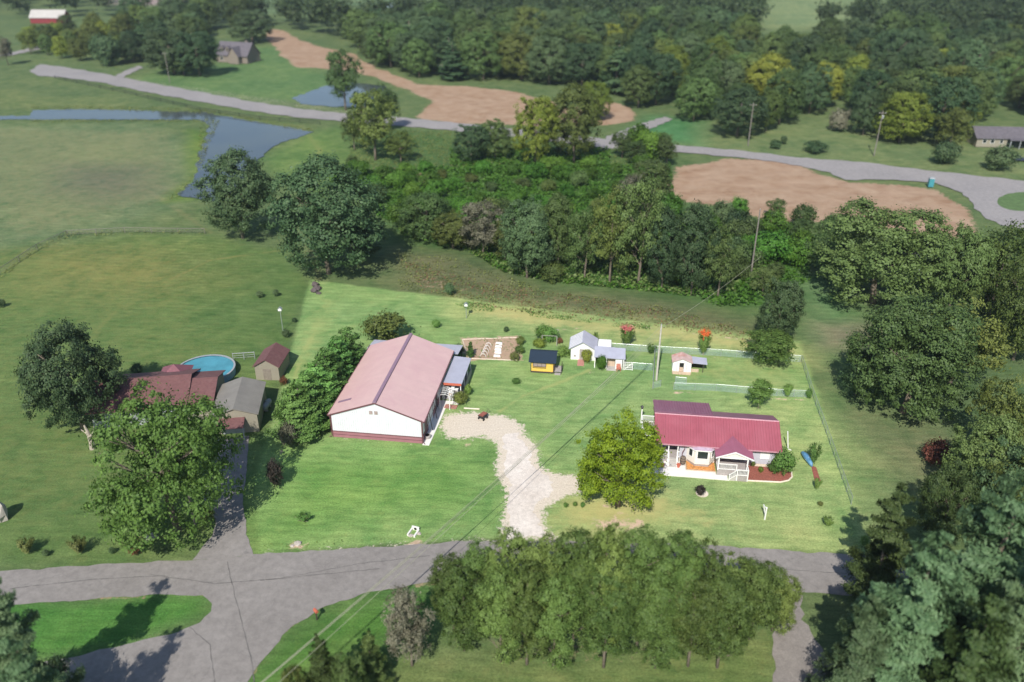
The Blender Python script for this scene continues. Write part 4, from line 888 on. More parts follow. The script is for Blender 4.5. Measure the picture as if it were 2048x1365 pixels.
# ---- culvert, rocks, tarp things
cv = thing('culvert_inlet', 'pale concrete culvert inlet with dark opening near the road edge', 'drain', (*G(829, 1064), 0), R(-20))
MB().box(-.45, .25, 0, .45, .4, .5).box(-.5, -.9, 0, -.32, .25, .25).box(.32, -.9, 0, .5, .25, .25).build('headwall', M['concrete'], cv)
MB().tube([(0, .24, .22), (0, .245, .22)], .18, 12).build('opening', M['black'], cv)
tg = thing('covered_canoe', 'blue tarpaulin-covered canoe leaning against the crepe myrtle', 'canoe', (*G(1613, 922), 0), R(8))
m = MB(); m.tube([(0, -1.5, .15), (0, -1.2, .3), (0, -.4, .48), (0, .4, .5), (0, 1.2, .4), (0, 1.6, .25)], [.05, .25, .38, .38, .25, .05], 10); m.build('tarpaulin', M['blue'], tg, smooth=True)
MB().tube([(-.4, -.4, .5), (0, -.4, .89), (.4, -.4, .5)], .02, 5).build('strap', M['trim'], tg)
tag(MB().poly_up([G(1622, 932), G(1632, 935), G(1641, 962), G(1630, 965)], 0, .05).build('mulch_strip', M['mulch'], None), kind='structure')
M['rock'] = surf('pale_rock', (.42, .38, .34), .3, 3, .9, bumps=.08)
M['drock'] = surf('dark_rock', (.10, .08, .08), .3, 3, .9, bumps=.08)
def rockmesh(seed, mat):
    rg = random.Random(seed); m = MB(); k = 7; pr = [(.02, 0), (.75, .05), (1, .35), (.8, .7), (.35, .9), (.02, .95)]; m.lathe(pr, k=k)
    m.v = [(x*(1+rg.uniform(-.25, .25)), y*(1+rg.uniform(-.25, .25)), z*(1+rg.uniform(-.2, .2))) for x, y, z in m.v]; return m.mesh('rock', mat)
rk = [rockmesh(i, M['rock']) for i in range(3)]; dk = [rockmesh(i+9, M['drock']) for i in range(2)]
for i, (x, y, s, lb) in enumerate(((595,1088,.45,'pale rock at the lower left lot corner by the road'),(585,1092,.25,'small pale rock beside a larger one at the lot corner'),(822,1072,.3,'small rock just left of the culvert inlet'),(838,1068,.28,'small rock on right side of the culvert inlet'),(1006,1060,.3,'pale rock at the mouth of the gravel driveway'),(300,1077,.7,'pale boulder below the large yard tree at left'))):
    tag(inst('rock', rk[i % 3], None, (*G(x, y), -.05), (s, s, s*.7), i), lb, 'rock')
for i, (x, y, s) in enumerate(((628,584,.7),(634,580,.9),(630,572,.8),(637,588,.5))):
    tag(inst('rock', dk[i % 2], None, (*G(x, y), -.05), (s, s, s*1.1), i), 'dark rock in the heap at the rear left corner of the lot', 'rock', 'dark rocks heaped at the lot corner')

# ------------------------------------------------------------------ neighbouring buildings
def gable_house(name, label, cat, o, rz, W, D, E, RHh, wall, roof, ridge='x', ov=.4, wins=(), floor=0.0, group=None):
    t = thing(name, label, cat, (o[0], o[1], 0), rz, group)
    if ridge == 'y':
        MB().prism([(0, 0), (W, 0), (W, E), (W/2, RHh-.12), (0, E)], 0, D).build('wall', M[wall], t)
        for sd in (0, 1):
            sl_ = ov*(RHh-E)/(W/2)
            p = [(-ov, -ov, E-sl_), (W/2, -ov, RHh), (W/2, D+ov, RHh), (-ov, D+ov, E-sl_)] if sd == 0 else [(W/2, -ov, RHh), (W+ov, -ov, E-sl_), (W+ov, D+ov, E-sl_), (W/2, D+ov, RHh)]
            MB().slab(p, .1).build('roof', M[roof], t)
    else:
        q = MB(); pts = [(0, 0), (D, 0), (D, E), (D/2, RHh-.12), (0, E)]; q.v = [(0, y, z) for y, z in pts]+[(W, y, z) for y, z in pts]
        q.f = [(4, 3, 2, 1, 0), (5, 6, 7, 8, 9)]+[(i, (i+1) % 5, 5+(i+1) % 5, 5+i) for i in range(5)]; q.build('wall', M[wall], t)
        sl_ = ov*(RHh-E)/(D/2)
        MB().slab([(-ov, -ov, E-sl_), (W+ov, -ov, E-sl_), (W+ov, D/2, RHh), (-ov, D/2, RHh)], .1).build('roof', M[roof], t)
        MB().slab([(W+ov, D+ov, E-sl_), (-ov, D+ov, E-sl_), (-ov, D/2, RHh), (W+ov, D/2, RHh)], .1).build('roof', M[roof], t)
    for x, z, w_, h_ in wins: window(t, x, -.01, z, w_, h_, bars=0)
    return t
def ext(p1, p2, h=0):
    a = G(*p1, h); b_ = G(*p2, h); return a, math.hypot(b_[0]-a[0], b_[1]-a[1]), math.atan2(b_[1]-a[1], b_[0]-a[0])
# grey-roofed garage
ga = gable_house('garage', 'neighbour garage with weathered grey metal roof and maroon front canopy', 'garage', G(431, 870), R(8), 5.8, 8.2, 3.0, 4.0, 'ncream', 'ngrey', 'y', .25)
MB().slab([(.6, -1.9, 2.0), (4.2, -1.9, 2.0), (4.2, -.01, 2.5), (.6, -.01, 2.5)], .08).build('front_canopy', M['nroof'], ga)
for x in (.7, 4.1): MB().box(x-.06, -1.85, 0, x+.06, -1.73, 2.0).build('canopy_post', M['nwhite'], ga)
m = MB(); m.box(.9, -.04, 0, 3.9, -.003, 2.3); m.build('garage_door', M['nwhite'], ga)
# small maroon shed
a, L_, an = ext((513, 760), (557, 764)); sh = gable_house('shed', 'small cream shed with maroon shingle roof beside the lot boundary', 'shed', a, R(-3), 3.6, 5.2, 2.5, 3.6, 'ncream', 'nroof', 'y', .25)
MB().box(1.2, -.04, 0, 2.4, -.003, 1.9).build('door', M['brick'], sh)
# neighbour house, long wing (mostly shaded by the round tree) and two front gables
nh = gable_house('neighbour_house', 'long neighbour house with dark maroon shingle roof shaded by round tree', 'house', G(188, 858), R(9), 12.3, 9.6, 2.9, 4.8, 'nwhite', 'nroof', 'x', .5, ((1.2, 1.1, 1.2, 1.1), (4.5, 1.1, 1.2, 1.1), (8, 1.1, 1.2, 1.1)))
nw = gable_house('neighbour_annex', 'maroon-roofed annex between the neighbour house and grey garage', 'house', G(374, 842), R(7), 3.7, 8.6, 2.9, 4.3, 'ncream', 'nroof', 'x', .35, ((1.2, 1.1, 1.0, 1.0),))
# gazebo
gz = thing('gazebo', 'maroon pyramid-roofed gazebo standing at the pool edge', 'gazebo', (*G(357, 776), 0), R(8))
for x in (-1.7, 1.7):
    for y in (-1.7, 1.7): MB().box(x-.08, y-.08, 0, x+.08, y+.08, 2.5).build('post', M['darkwood'], gz)
m = MB(); m.v = [(-2.2, -2.2, 2.5), (2.2, -2.2, 2.5), (2.2, 2.2, 2.5), (-2.2, 2.2, 2.5), (0, 0, 4.0)]; m.f = [(0, 1, 4), (1, 2, 4), (2, 3, 4), (3, 0, 4), (3, 2, 1, 0)]
M['gzroof'] = surf('gazebo_roof', (.20, .075, .095), .2, 3, .7)
m.build('roof', M['gzroof'], gz)
# pool
pc = G(413, 751); po_ = thing('swimming_pool', 'round above-ground pool with turquoise water behind neighbour house', 'pool', (*pc, 0))
MB().tube([(0, 0, 0), (0, 0, 1.2)], 4.3, 40, False).build('side_wall', M['poolside'], po_)
m = MB(); k = 40
for i in range(k):
    t0, t1 = 2*math.pi*i/k, 2*math.pi*(i+1)/k
    c0, s0, c1, s1 = math.cos(t0), math.sin(t0), math.cos(t1), math.sin(t1)
    m.hexa([(4.15*c0, 4.15*s0, 1.15), (4.42*c0, 4.42*s0, 1.15), (4.42*c1, 4.42*s1, 1.15), (4.15*c1, 4.15*s1, 1.15)], [(4.15*c0, 4.15*s0, 1.23), (4.42*c0, 4.42*s0, 1.23), (4.42*c1, 4.42*s1, 1.23), (4.15*c1, 4.15*s1, 1.23)])
m.build('rim', M['nwhite'], po_)
m = MB(); m.v = [(4.2*math.cos(2*math.pi*i/k), 4.2*math.sin(2*math.pi*i/k), 1.05) for i in range(k)]; m.f = [tuple(range(k))]; m.build('water', M['pool'], po_)
m = MB(); m.box(-2.6, -5.6, .9, 3.4, -4.35, 1.05); 
for x in (-2.5, .4, 3.3): m.box(x-.06, -5.55, 0, x+.06, -5.43, .9)
m.build('pool_deck', M['mulch'], po_)
pt = thing('propane_tank', 'white propane tank on legs right of the grey-roofed garage', 'tank', (*G(535, 818), 0), R(85))
MB().tube([(-1.15, 0, .75), (-1.05, 0, .75), (-.8, 0, .75), (.8, 0, .75), (1.05, 0, .75), (1.15, 0, .75)], [.1, .33, .45, .45, .33, .1], 14).build('vessel', M['nwhite'], pt, smooth=True)
for x in (-.6, .6): MB().box(x-.08, -.3, 0, x+.08, .3, .4).build('leg', M['oldconcrete'], pt)
MB().lathe([(.15, 1.15), (.15, 1.3), (.02, 1.35)], k=10).build('valve_cap', M['nwhite'], pt)
# far buildings
a, L_, an = ext((62, 47), (130, 48)); gable_house('far_barn', 'distant red barn with pale roof at the upper left', 'barn', a, R(-2), 21, 9, 3.6, 7.5, 'redbarn', 'oldconcrete', 'x', .5)
a = G(434, 124)
fh = gable_house('far_house', 'distant tan brick house with steep grey roof on the green rise', 'house', a, R(-20), 17, 10, 3.6, 8.6, 'brick', 'hroof', 'x', .5, ((3, 1, 1.3, 1.5), (11, 1, 1.3, 1.5)))
MB().prism([(8.6, 0), (14.0, 0), (14.0, 3.4), (11.3, 7.0), (8.6, 3.4)], -2.6, -.02).build('front_gable', M['brick'], fh)
m = MB(); m.slab([(8.2, -2.9, 3.1), (11.3, -2.9, 7.2), (11.3, 3.4, 7.2), (8.2, 3.4, 3.1)], .1); m.slab([(11.3, -2.9, 7.2), (14.4, -2.9, 3.1), (14.4, 3.4, 3.1), (11.3, 3.4, 7.2)], .1); m.build('gable_roof', M['hroof'], fh)
for x in (3.0, 6.0):
    q = MB().prism([(x-.8, 4.6), (x+.8, 4.6), (x+.8, 6.2), (x, 7.0), (x-.8, 6.2)], 1.0, 4.0).build('dormer', M['brick'], fh)
    MB().slab([(x-1.0, .8, 6.05), (x, .8, 7.1), (x, 4.2, 7.1), (x-1.0, 4.2, 6.05)], .08).slab([(x, .8, 7.1), (x+1.0, .8, 6.05), (x+1.0, 4.2, 6.05), (x, 4.2, 7.1)], .08).build('dormer_roof', M['hroof'], q)
    MB().box(x-.4, .96, 4.9, x+.4, .995, 6.0).build('pane', M['glass'], q)
MB().box(12.2, 6.5, 5.5, 13.2, 7.5, 9.0).build('chimney', M['brick'], fh)
a, L_, an = ext((1951, 294), (2100, 300)); rh_ = gable_house('roadside_house', 'distant cream house with grey shingle roof at the right edge', 'house', a, R(-5), 24, 8.5, 2.9, 5.2, 'ncream', 'hroof', 'x', .5, ((2.2, 1.2, 1.0, 1.1), (4.4, 1.2, 1.0, 1.1), (7, 1.2, .8, 1.1)))
m = MB(); m.slab([(8.6, -2.2, 2.6), (17, -2.2, 2.6), (17, -.42, 2.85), (8.6, -.42, 2.85)], .1); m.build('porch_roof', M['hroof'], rh_)
for x in (8.8, 11.5, 14.2, 16.8): MB().box(x-.1, -2.1, 0, x+.1, -1.9, 2.5).build('porch_post', M['nwhite'], rh_)
MB().box(8.6, -.03, 0, 17, -.004, 2.5).build('porch_wall', M['glass'], rh_)
hh = gable_house('hidden_shed', 'small shed roof glimpsed between the large trees at right', 'shed', G(1785, 545), R(-10), 5, 5, 2.4, 3.4, 'nwhite', 'hroof', 'x', .3)
cr = thing('parked_car', 'dark parked car in front of the distant cream house at the right edge', 'car', (*G(2036, 322), 0), R(-8))
MB().hexa([(-2.2,-.85,.3),(2.2,-.85,.3),(2.2,.85,.3),(-2.2,.85,.3)], [(-2.15,-.8,.85),(2.1,-.8,.8),(2.1,.8,.8),(-2.15,.8,.85)]).build('body', M['carpaint'], cr)
MB().hexa([(-1.7,-.75,.851),(.9,-.75,.851),(.9,.75,.851),(-1.7,.75,.851)], [(-1.3,-.6,1.4),(.4,-.6,1.4),(.4,.6,1.4),(-1.3,.6,1.4)]).build('cabin', M['glass'], cr)
for x in (-1.4, 1.4):
    for y in (-.86, .86): MB().tube([(x, y-.1, .33), (x, y+.1, .33)], .33, 14).build('wheel', M['black'], cr)
# teal portable toilet, road sign things
tl = thing('portable_toilet', 'teal portable toilet beside the far road bend', 'portable toilet', (*G(1860, 374), 0), R(-10))
MB().box(-.6, -.6, .1, .6, .6, 2.2).build('cabin', M['teal'], tl); MB().hexa([(-.65,-.65,2.2),(.65,-.65,2.2),(.65,.65,2.2),(-.65,.65,2.2)], [(-.5,-.5,2.45),(.5,-.5,2.45),(.5,.5,2.45),(-.5,.5,2.45)]).build('roof', M['nwhite'], tl)
MB().box(-.4, -.64, .2, .4, -.603, 2.0).build('door', M['teal'], tl)
mt_ = thing('roadside_mailbox', 'small reddish mailbox on a post at the near grass bend', 'mailbox', (*G(634, 1240), 0), R(40))
MB().box(-.06, -.06, 0, .06, .06, 1.1).build('post', M['darkwood'], mt_); MB().prism([(-.14, 1.1), (.14, 1.1), (.14, 1.28), (.08, 1.37), (-.08, 1.37), (-.14, 1.28)], -.28, .28).build('box', M['clay'], mt_)
ws = thing('weathered_stump', 'pale dead tree snag below the round tree by neighbour house', 'dead tree', (*G(185, 898), 0))
m = MB(); m.tube([(0, 0, 0), (.1, 0, 1.2), (-.1, .1, 2.6), (-.3, .1, 3.6)], [.4, .3, .22, .1], 8); m.tube([(0, 0, 1.8), (.7, .1, 2.6), (.9, .1, 3.4)], [.18, .12, .05], 6); m.tube([(-.05, 0, 2.3), (-.8, 0, 3.0)], [.15, .05], 6); m.build('trunk', M['palebark'], ws)
gs = thing('stone_monument', 'rounded grey boulder-like object at the left edge of the lawn', 'boulder', (*G(2, 1040), 0))
inst('stone', rk[1], gs, (0, 0, -.1), (1.1, .9, 3.0))
# ------------------------------------------------------------------ foliage
def leaf_quads(c, nrm, size, rng, asp=1.5, jit=.8):
    """diamond leaf-clump faces at centres c with normals nrm (+jitter)"""
    n_ = len(c); nn = nrm + rng.normal(0, jit*.5, (n_, 3)); nn /= np.linalg.norm(nn, axis=1, keepdims=True)+1e-9
    a = np.cross(nn, rng.normal(0, 1, (n_, 3))); a /= np.linalg.norm(a, axis=1, keepdims=True)+1e-9; b_ = np.cross(nn, a)
    s = (size*rng.uniform(.55, 1.3, n_))[:, None]; bend = nn*s*rng.uniform(-.25, .1, n_)[:, None]
    v = np.stack([c-a*s*asp*.5, c-b_*s*.5+bend, c+a*s*asp*.5, c+b_*s*.5+bend], 1).reshape(-1, 3)
    f = np.arange(4*n_).reshape(-1, 4); return v, f
def broad(seed, r, h, N, size, nl=34, base=.22, lobe=(.26, .42), flat=1.0, gap=.0, top=.75):
    rng = np.random.default_rng(seed); cz = h*(base+1)/2; rz = h*(1-base)/2*flat
    lc = []; lr = []
    for i in range(nl):
        while True:
            d = rng.normal(0, 1, 3); d /= np.linalg.norm(d)
            if d[2] > -.75: break
        q = rng.uniform(.45, .80)**.8 if i > nl*.15 else rng.uniform(0, .4)
        rr = r*rng.uniform(*lobe)*(1.0 if d[2] < .5 else 1.05)
        lc.append([d[0]*(r-rr*.9)*q/.75, d[1]*(r-rr*.9)*q/.75, cz+d[2]*(rz-rr*.7)*q/.75]); lr.append(rr)
    lc = np.array(lc); lr = np.array(lr)
    # clump centres on lobe surfaces
    pr = lr**2/np.sum(lr**2); nc = max(60, N//26); li = rng.choice(nl, nc, p=pr); d = rng.normal(0, 1, (nc, 3)); d[:, 2] += .25; d /= np.linalg.norm(d, axis=1, keepdims=True)
    cc = lc[li]+d*lr[li][:, None]*rng.uniform(.78, 1.08, nc)[:, None]*np.array([1, 1, .85]); cn = d
    dist = np.linalg.norm(cc[:, None]-lc[None], axis=2)/lr[None]; keep = dist.min(1) > .62
    cc, cn = cc[keep], cn[keep]
    if gap > 0: k = rng.random(len(cc)) > gap; cc, cn = cc[k], cn[k]
    k = rng.integers(0, len(cc), N); sg = size*rng.uniform(.9, 2.4, len(cc))
    off = rng.normal(0, 1, (N, 3))*np.array([1, 1, .6])*sg[k][:, None]
    c = cc[k]+off; nrm = cn[k]*.9+off/(np.linalg.norm(off, axis=1, keepdims=True)+1e-6)*.35+np.array([0, 0, .25])
    return leaf_quads(c, nrm, size, rng)
def conifer(seed, r, h, N, size, tiers=13, base=.06, per=9, droop=-.15, pw=.85, blade=2.4, irregular=.25):
    rng = np.random.default_rng(seed); C_ = []; Nn = []
    tot = 0; br = []
    for t in range(tiers):
        u = (t+.5)/tiers; z = h*(base+(1-base)*u); rad = r*(1-u)**pw+.04*r
        for k in range(max(3, int(per*(1-u*.5)))):
            an = rng.uniform(0, 2*math.pi); L_ = rad*rng.uniform(1-irregular*1.6, 1.08+irregular*.3); br.append((z+rng.normal(0, h*.018), an, L_))
    w_ = np.array([b_[2]**1.4 for b_ in br]); w_ /= w_.sum(); ix = rng.choice(len(br), N, p=w_); B = np.array(br)[ix]
    t = rng.uniform(0, 1, N)**.6; L_ = B[:, 2]*t; wd = B[:, 2]*.16*(1.15-t*.7)+size*.5
    side = rng.normal(0, 1, N)*wd; up = rng.normal(0, 1, N)*wd*.38
    x = np.cos(B[:, 1])*L_-np.sin(B[:, 1])*side; y = np.sin(B[:, 1])*L_+np.cos(B[:, 1])*side
    z = B[:, 0]+L_*droop+L_*L_/(r+1e-6)*.16+up
    c = np.stack([x, y, z], 1); out = np.stack([np.cos(B[:, 1]), np.sin(B[:, 1]), np.full(N, .8)], 1)
    return leaf_quads(c, out, size, rng, blade, .9)
def blob(seed, r, h, N, size, nl=9):   # shrub
    return broad(seed, r, h, N, size, nl, .02, (.35, .6), 1.0)
def spray(seed, r, h, N, size):      # upright sprays from a foot (crepe myrtle, weeds)
    rng = np.random.default_rng(seed); k = 16; an = rng.uniform(0, 2*math.pi, k); tl = rng.uniform(.35, 1, k)*r
    i = rng.integers(0, k, N); t = rng.uniform(.28, 1, N)
    c = np.stack([np.cos(an[i])*tl[i]*t**1.3, np.sin(an[i])*tl[i]*t**1.3, h*t*(1-.25*(tl[i]/r)**2)], 1)+rng.normal(0, .11*r, (N, 3))
    return leaf_quads(c, np.stack([np.cos(an[i]), np.sin(an[i]), np.ones(N)], 1), size, rng)
def trunkmesh(seed, h, r0, mat, reach, limbs=6, up=.62, spread=.55, low=.3):
    rg = random.Random(seed); m = MB(); pts = [(0, 0, -.3)]; x = y = 0
    for k in range(1, 6):
        x += rg.uniform(-.03, .03)*h*.5; y += rg.uniform(-.03, .03)*h*.5; pts.append((x, y, h*up*k/5))
    m.tube(pts, [r0*1.35, r0, r0*.85, r0*.7, r0*.52, r0*.3], 8)
    for i in range(limbs):
        t = rg.uniform(low, .95); j = min(4, int(t*5)); a = Vector(pts[j]).lerp(Vector(pts[j+1]), t*5-j); an = i*2.4+rg.uniform(-.5, .5); L_ = reach*spread*rg.uniform(.7, 1.1)
        e = a+Vector((math.cos(an)*L_, math.sin(an)*L_, L_*rg.uniform(.45, .95))); mid = a.lerp(e, .5)+Vector((0, 0, -.06*L_))
        m.tube([a, mid, e], [r0*.42, r0*.28, r0*.1], 6)
        for q in (-1, 1):
            e2 = mid.lerp(e, .4)+Vector((math.cos(an+q*.8)*L_*.5, math.sin(an+q*.8)*L_*.5, L_*.35)); m.tube([mid, e2], [r0*.2, r0*.06], 5)
    return m.mesh('trunk', mat, True)
PROTO = {}
def reg(kind, gens, mat, r, h, trunk=True, tr=.32, bark='bark', **kw):
    out = []
    for i, (v, f) in enumerate(gens):
        me = npmesh('crown', v, f, M[mat]); tm = trunkmesh(hash(kind) % 97*0+i*7+len(kind), h, tr, M[bark], r, **kw) if trunk else None
        out.append((me, tm))
    PROTO[kind] = (out, r, h)
def variant(kind, src, mat):
    out = []
    for me, tm in PROTO[src][0]:
        m2 = me.copy(); m2.materials.clear(); m2.materials.append(M[mat]); out.append((m2, tm))
    PROTO[kind] = (out, PROTO[src][1], PROTO[src][2])
reg('oak', [broad(i, 8, 16, 24000, .29, 50, .03, (.28, .46)) for i in (1, 2, 3)], 'oak', 8, 16)
variant('mid', 'oak', 'mid'); variant('olive', 'oak', 'olive'); variant('yellow', 'oak', 'yellow')
reg('loose', [broad(i, 7, 15, 11000, .30, 34, .08, (.22, .36), gap=.2) for i in (11, 12)], 'mid', 7, 15, limbs=9)
variant('looseolive', 'loose', 'olive'); variant('loosegrey', 'loose', 'grey')
reg('yard', [broad(21, 9, 16, 32000, .25, 64, .0, (.17, .30), gap=.25)], 'yardleaf', 9, 16, limbs=12, tr=.4)
reg('round', [broad(24, 8, 13, 36000, .24, 60, .04, (.28, .42))], 'oak', 8, 13, tr=.45)
reg('bigright', [broad(31, 10, 18, 40000, .28, 62, .0, (.2, .34))], 'mid', 10, 18, tr=.45)
reg('maple', [broad(41, 6, 12, 30000, .19, 95, .04, (.13, .23), gap=.15)], 'maple', 6, 12, limbs=12)
reg('hedgetree', [broad(i, 4.2, 15, 26000, .19, 54, .0, (.28, .46), gap=.25) for i in (51, 52, 53)], 'hedge', 4.2, 15, limbs=10, tr=.2, low=.1, up=.8)
reg('pine', [conifer(i, 6.5, 20, 42000, .20, 17, .05, 9, .05, .62, 2.6, .35) for i in (61, 62)], 'pine', 6.5, 20, tr=.35, limbs=0, up=.82)
variant('dpine', 'pine', 'mid')
reg('cedar', [conifer(i, 3.2, 8, 17000, .16, 15, 0, 11, .22, .52, 2.0, .22) for i in (71, 72, 73)], 'cedar', 3.2, 8, tr=.16, limbs=0, up=.95)
reg('farpine', [conifer(i, 5, 16, 6000, .4, 12, .05, 8, 0, .7, 2.0, .3) for i in (64,)], 'oak', 5, 16, tr=.3, limbs=0, up=.98)
reg('lottree', [broad(81, 4.2, 8, 12000, .19, 34, .18, (.2, .34), gap=.1)], 'lotgreen', 4.2, 8, bark='palebark', tr=.2)
reg('ovaltree', [broad(84, 2.2, 5.0, 6500, .15, 22, .14, (.3, .45))], 'lotgreen', 2.2, 5.0, bark='palebark', tr=.11, limbs=4)
reg('shrub', [blob(i, 1.5, 2.0, 2600, .14) for i in (91, 92, 93)], 'lotgreen', 1.5, 2.0, False)
for k in ('olive', 'yellow', 'plum', 'weed', 'oak', 'mid', 'russet', 'grey', 'kudzu'): variant('shrub_'+k, 'shrub', k)
reg('bush', [blob(i, 3, 4, 4200, .26, 12) for i in (95, 96)], 'mid', 3, 4, False)
for k in ('olive', 'kudzu', 'grey', 'oak', 'yellow'): variant('bush_'+k, 'bush', k)
reg('myrtle', [spray(i, 1.5, 3.2, 2600, .15) for i in (101, 102)], 'lotgreen', 1.5, 3.2, False)
reg('bloom', [(lambda v, f: (v, f))(*spray(i, 1.5, 3.5, 1500, .16)) for i in (103,)], 'pink', 1.5, 3.5, False)
variant('myrtle_dark', 'myrtle', 'weed')
def tree(x, yb, yt, wpx, kind, label, group=None, name=None, cat=None, rot=None, dz=0.0):
    X, Y = G(x, yb); h = max(.25, HT(x, yb, yt)); zz = (Y*cT+(CH-h*.55)*sT)/F; wd = wpx*zz; X = (x-1024)*zz   # x is the crown's middle
    prot, r, ph_ = PROTO[kind]; i = random.randrange(len(prot)); me, tm = prot[i]
    nm = name or {'pine': 'pine_tree', 'dpine': 'pine_tree', 'farpine': 'pine_tree', 'cedar': 'cedar_tree'}.get(kind, 'tree')
    ct = cat or ('shrub' if nm == 'shrub' else 'tree'); rz = random.uniform(0, 6.28) if rot is None else rot
    sx, sz = wd/(2*r), h/ph_
    if tm is None:
        o = inst(nm, me, None, (X, Y, dz), (sx, sx, sz), rz); return tag(o, label, ct, group)
    t = thing(nm, label, ct, (X, Y, dz), rz, group); t.scale = (sx, sx, sz)
    inst('trunk', tm, t); inst('crown', me, t); return t
def shrub(x, yb, yt, wpx, kind, label, group=None): return tree(x, yb, yt, wpx, kind, label, group, 'shrub', 'shrub')
random.seed(21)
# --- trees on and next to the bright lot
tree(1243, 1012, 838, 182, 'maple', 'large yellow-green maple beside the white patio of the house')
tree(1541, 724, 668, 118, 'lottree', 'spreading green tree with pale trunk at the rear right lot corner')
tree(1521, 817, 762, 52, 'ovaltree', 'small oval green tree with pale trunk behind the house')
for i, (x, yb, yt, wd, lb) in enumerate(((697,745,655,84,'farthest'),(676,772,676,100,'second farthest'),(654,800,700,108,'third farthest'),(634,824,726,112,'third nearest'),(614,846,750,116,'second nearest'),(594,868,772,120,'nearest'))):
    tree(x, yb, yt, wd, 'cedar', f'dense bright green cedar, {lb} of the row left of the barn', 'row of cedars beside the barn')
shrub(768, 680, 632, 88, 'shrub_olive', 'wide olive-brown bush behind the barn rear corner')
shrub(571, 897, 847, 42, 'shrub_grey', 'pinkish-grey bush at the near end of the cedar row')
shrub(550, 975, 920, 36, 'shrub_plum', 'dark plum-coloured bush standing in tree shade at left lot edge')
shrub(1562, 945, 897, 46, 'shrub', 'tall bright green bush at the right end wall of the house')
shrub(1552, 943, 925, 34, 'shrub', 'lower green bush in front of the tall one at house end')
shrub(1404, 991, 973, 23, 'shrub_plum', 'round dark bush in a pale ring on the front lawn')
tag(MB().lathe([(.72, 0), (.76, .08), (.62, .09), (.6, .0)], k=22).build('bush_ring', M['sand'], None, (*G(1404, 988), 0)), 'pale round edging ring beneath the dark front lawn bush', 'edging')
shrub(1630, 929, 888, 30, 'myrtle', 'crepe myrtle beside the blue tarpaulin-covered canoe')
shrub(1635, 980, 957, 20, 'myrtle', 'small myrtle at the lower end of the mulch strip')
shrub(1640, 1011, 1003, 12, 'shrub_weed', 'tiny plant on lawn below the small myrtle')
shrub(1657, 1052, 1035, 26, 'myrtle', 'greyish sparse bush at edge of the large tree shadow')
shrub(1730, 1092, 1075, 18, 'shrub', 'small bright bush in the lower right lot corner')
shrub(1577, 795, 769, 24, 'myrtle', 'small greyish myrtle at the middle fence')
shrub(1618, 797, 780, 14, 'shrub', 'small bush at the right end of the middle fence')
shrub(1568, 798, 782, 10, 'shrub_weed', 'weedy sprout at middle fence left of the greyish myrtle') if False else None
shrub(872, 656, 642, 19, 'shrub', 'small round bush on rear lawn behind the barn')
shrub(1012, 664, 655, 12, 'shrub_oak', 'tiny dark round bush behind the vegetable garden')
shrub(941, 715, 683, 17, 'cedar', 'narrow dark cedar-like bush at the left side of garden plot')
shrub(918, 708, 688, 26, 'shrub_oak', 'dark bush between barn rear corner and garden plot')
shrub(1030, 768, 757, 19, 'shrub', 'low green bush on the lawn below the yellow shed')
for x, yb, yt, wd, kd, lb in ((1040,690,675,20,'shrub_olive','farthest of the garden-edge bushes right of the plot'),(1038,706,689,20,'shrub','middle one of the garden-edge bushes right of the plot'),(1032,721,704,20,'shrub_weed','nearest of the garden-edge bushes right of the plot'),
    (1085,680,652,30,'shrub','left bush of the clump behind the yellow shed'),(1104,682,652,32,'shrub','right bush of the clump behind the yellow shed'),(1078,693,676,26,'shrub_yellow','lighter bush in front of the clump behind yellow shed'),(1120,688,676,12,'shrub_russet','small red bush right of the clump behind yellow shed'),
    (1130,711,692,28,'shrub','green bush between yellow shed and white garden house'),(1173,724,702,24,'shrub_yellow','light green bush at front wall of white garden house'),(1200,741,712,24,'shrub_kudzu','bright green bush at the left post of animal shelter'),(1302,708,688,24,'myrtle','green bush at rear fence left of utility pole'),
    (1192,690,664,12,'myrtle','slim bush behind the garden house right corner'),(925,808,786,34,'shrub_olive','brown and green bush beside the white arbour foot'),(938,790,770,18,'shrub','small green bush right of awning posts'),
    (1505,934,923,10,'shrub_olive','small bush at left end of mulch bed'),(1536,933,925,12,'shrub_olive','small bush right of the white shutter window base'),(1522,945,935,12,'shrub_yellow','small yellow-green plant in the middle of mulch bed')):
    tree(x, yb, yt, wd, kd, lb, None, 'shrub', 'shrub')
def bloomtree(x, yb, yt, wd, mat, lab):
    X, Y = G(x, yb); h = HT(x, yb, yt); s = wd*MPP(x, yb)/3.0; t = thing('crepe_myrtle', lab, 'shrub', (X, Y, 0), 1.0); 
    inst('foliage', PROTO['myrtle'][0][0][0], t, (0, 0, 0), (s, s, h*.88/3.2)); m2 = PROTO['bloom'][0][0][0].copy(); m2.materials.clear(); m2.materials.append(M[mat])
    inst('blossom', m2, t, (0, 0, h*.42), (s*.95, s*.95, h*.56/3.2))
    m = MB()
    for k in range(5): m.tube([(0, 0, 0), (.25*math.cos(k*1.3), .25*math.sin(k*1.3), h*.5), (.5*math.cos(k*1.3), .5*math.sin(k*1.3), h*.8)], [.05, .035, .015], 5)
    m.build('stem', M['palebark'], t)
bloomtree(1253, 692, 651, 36, 'pink', 'crepe myrtle with pink blossom at the rear fence')
bloomtree(1406, 711, 660, 32, 'red', 'crepe myrtle with red blossom at the rear fence')
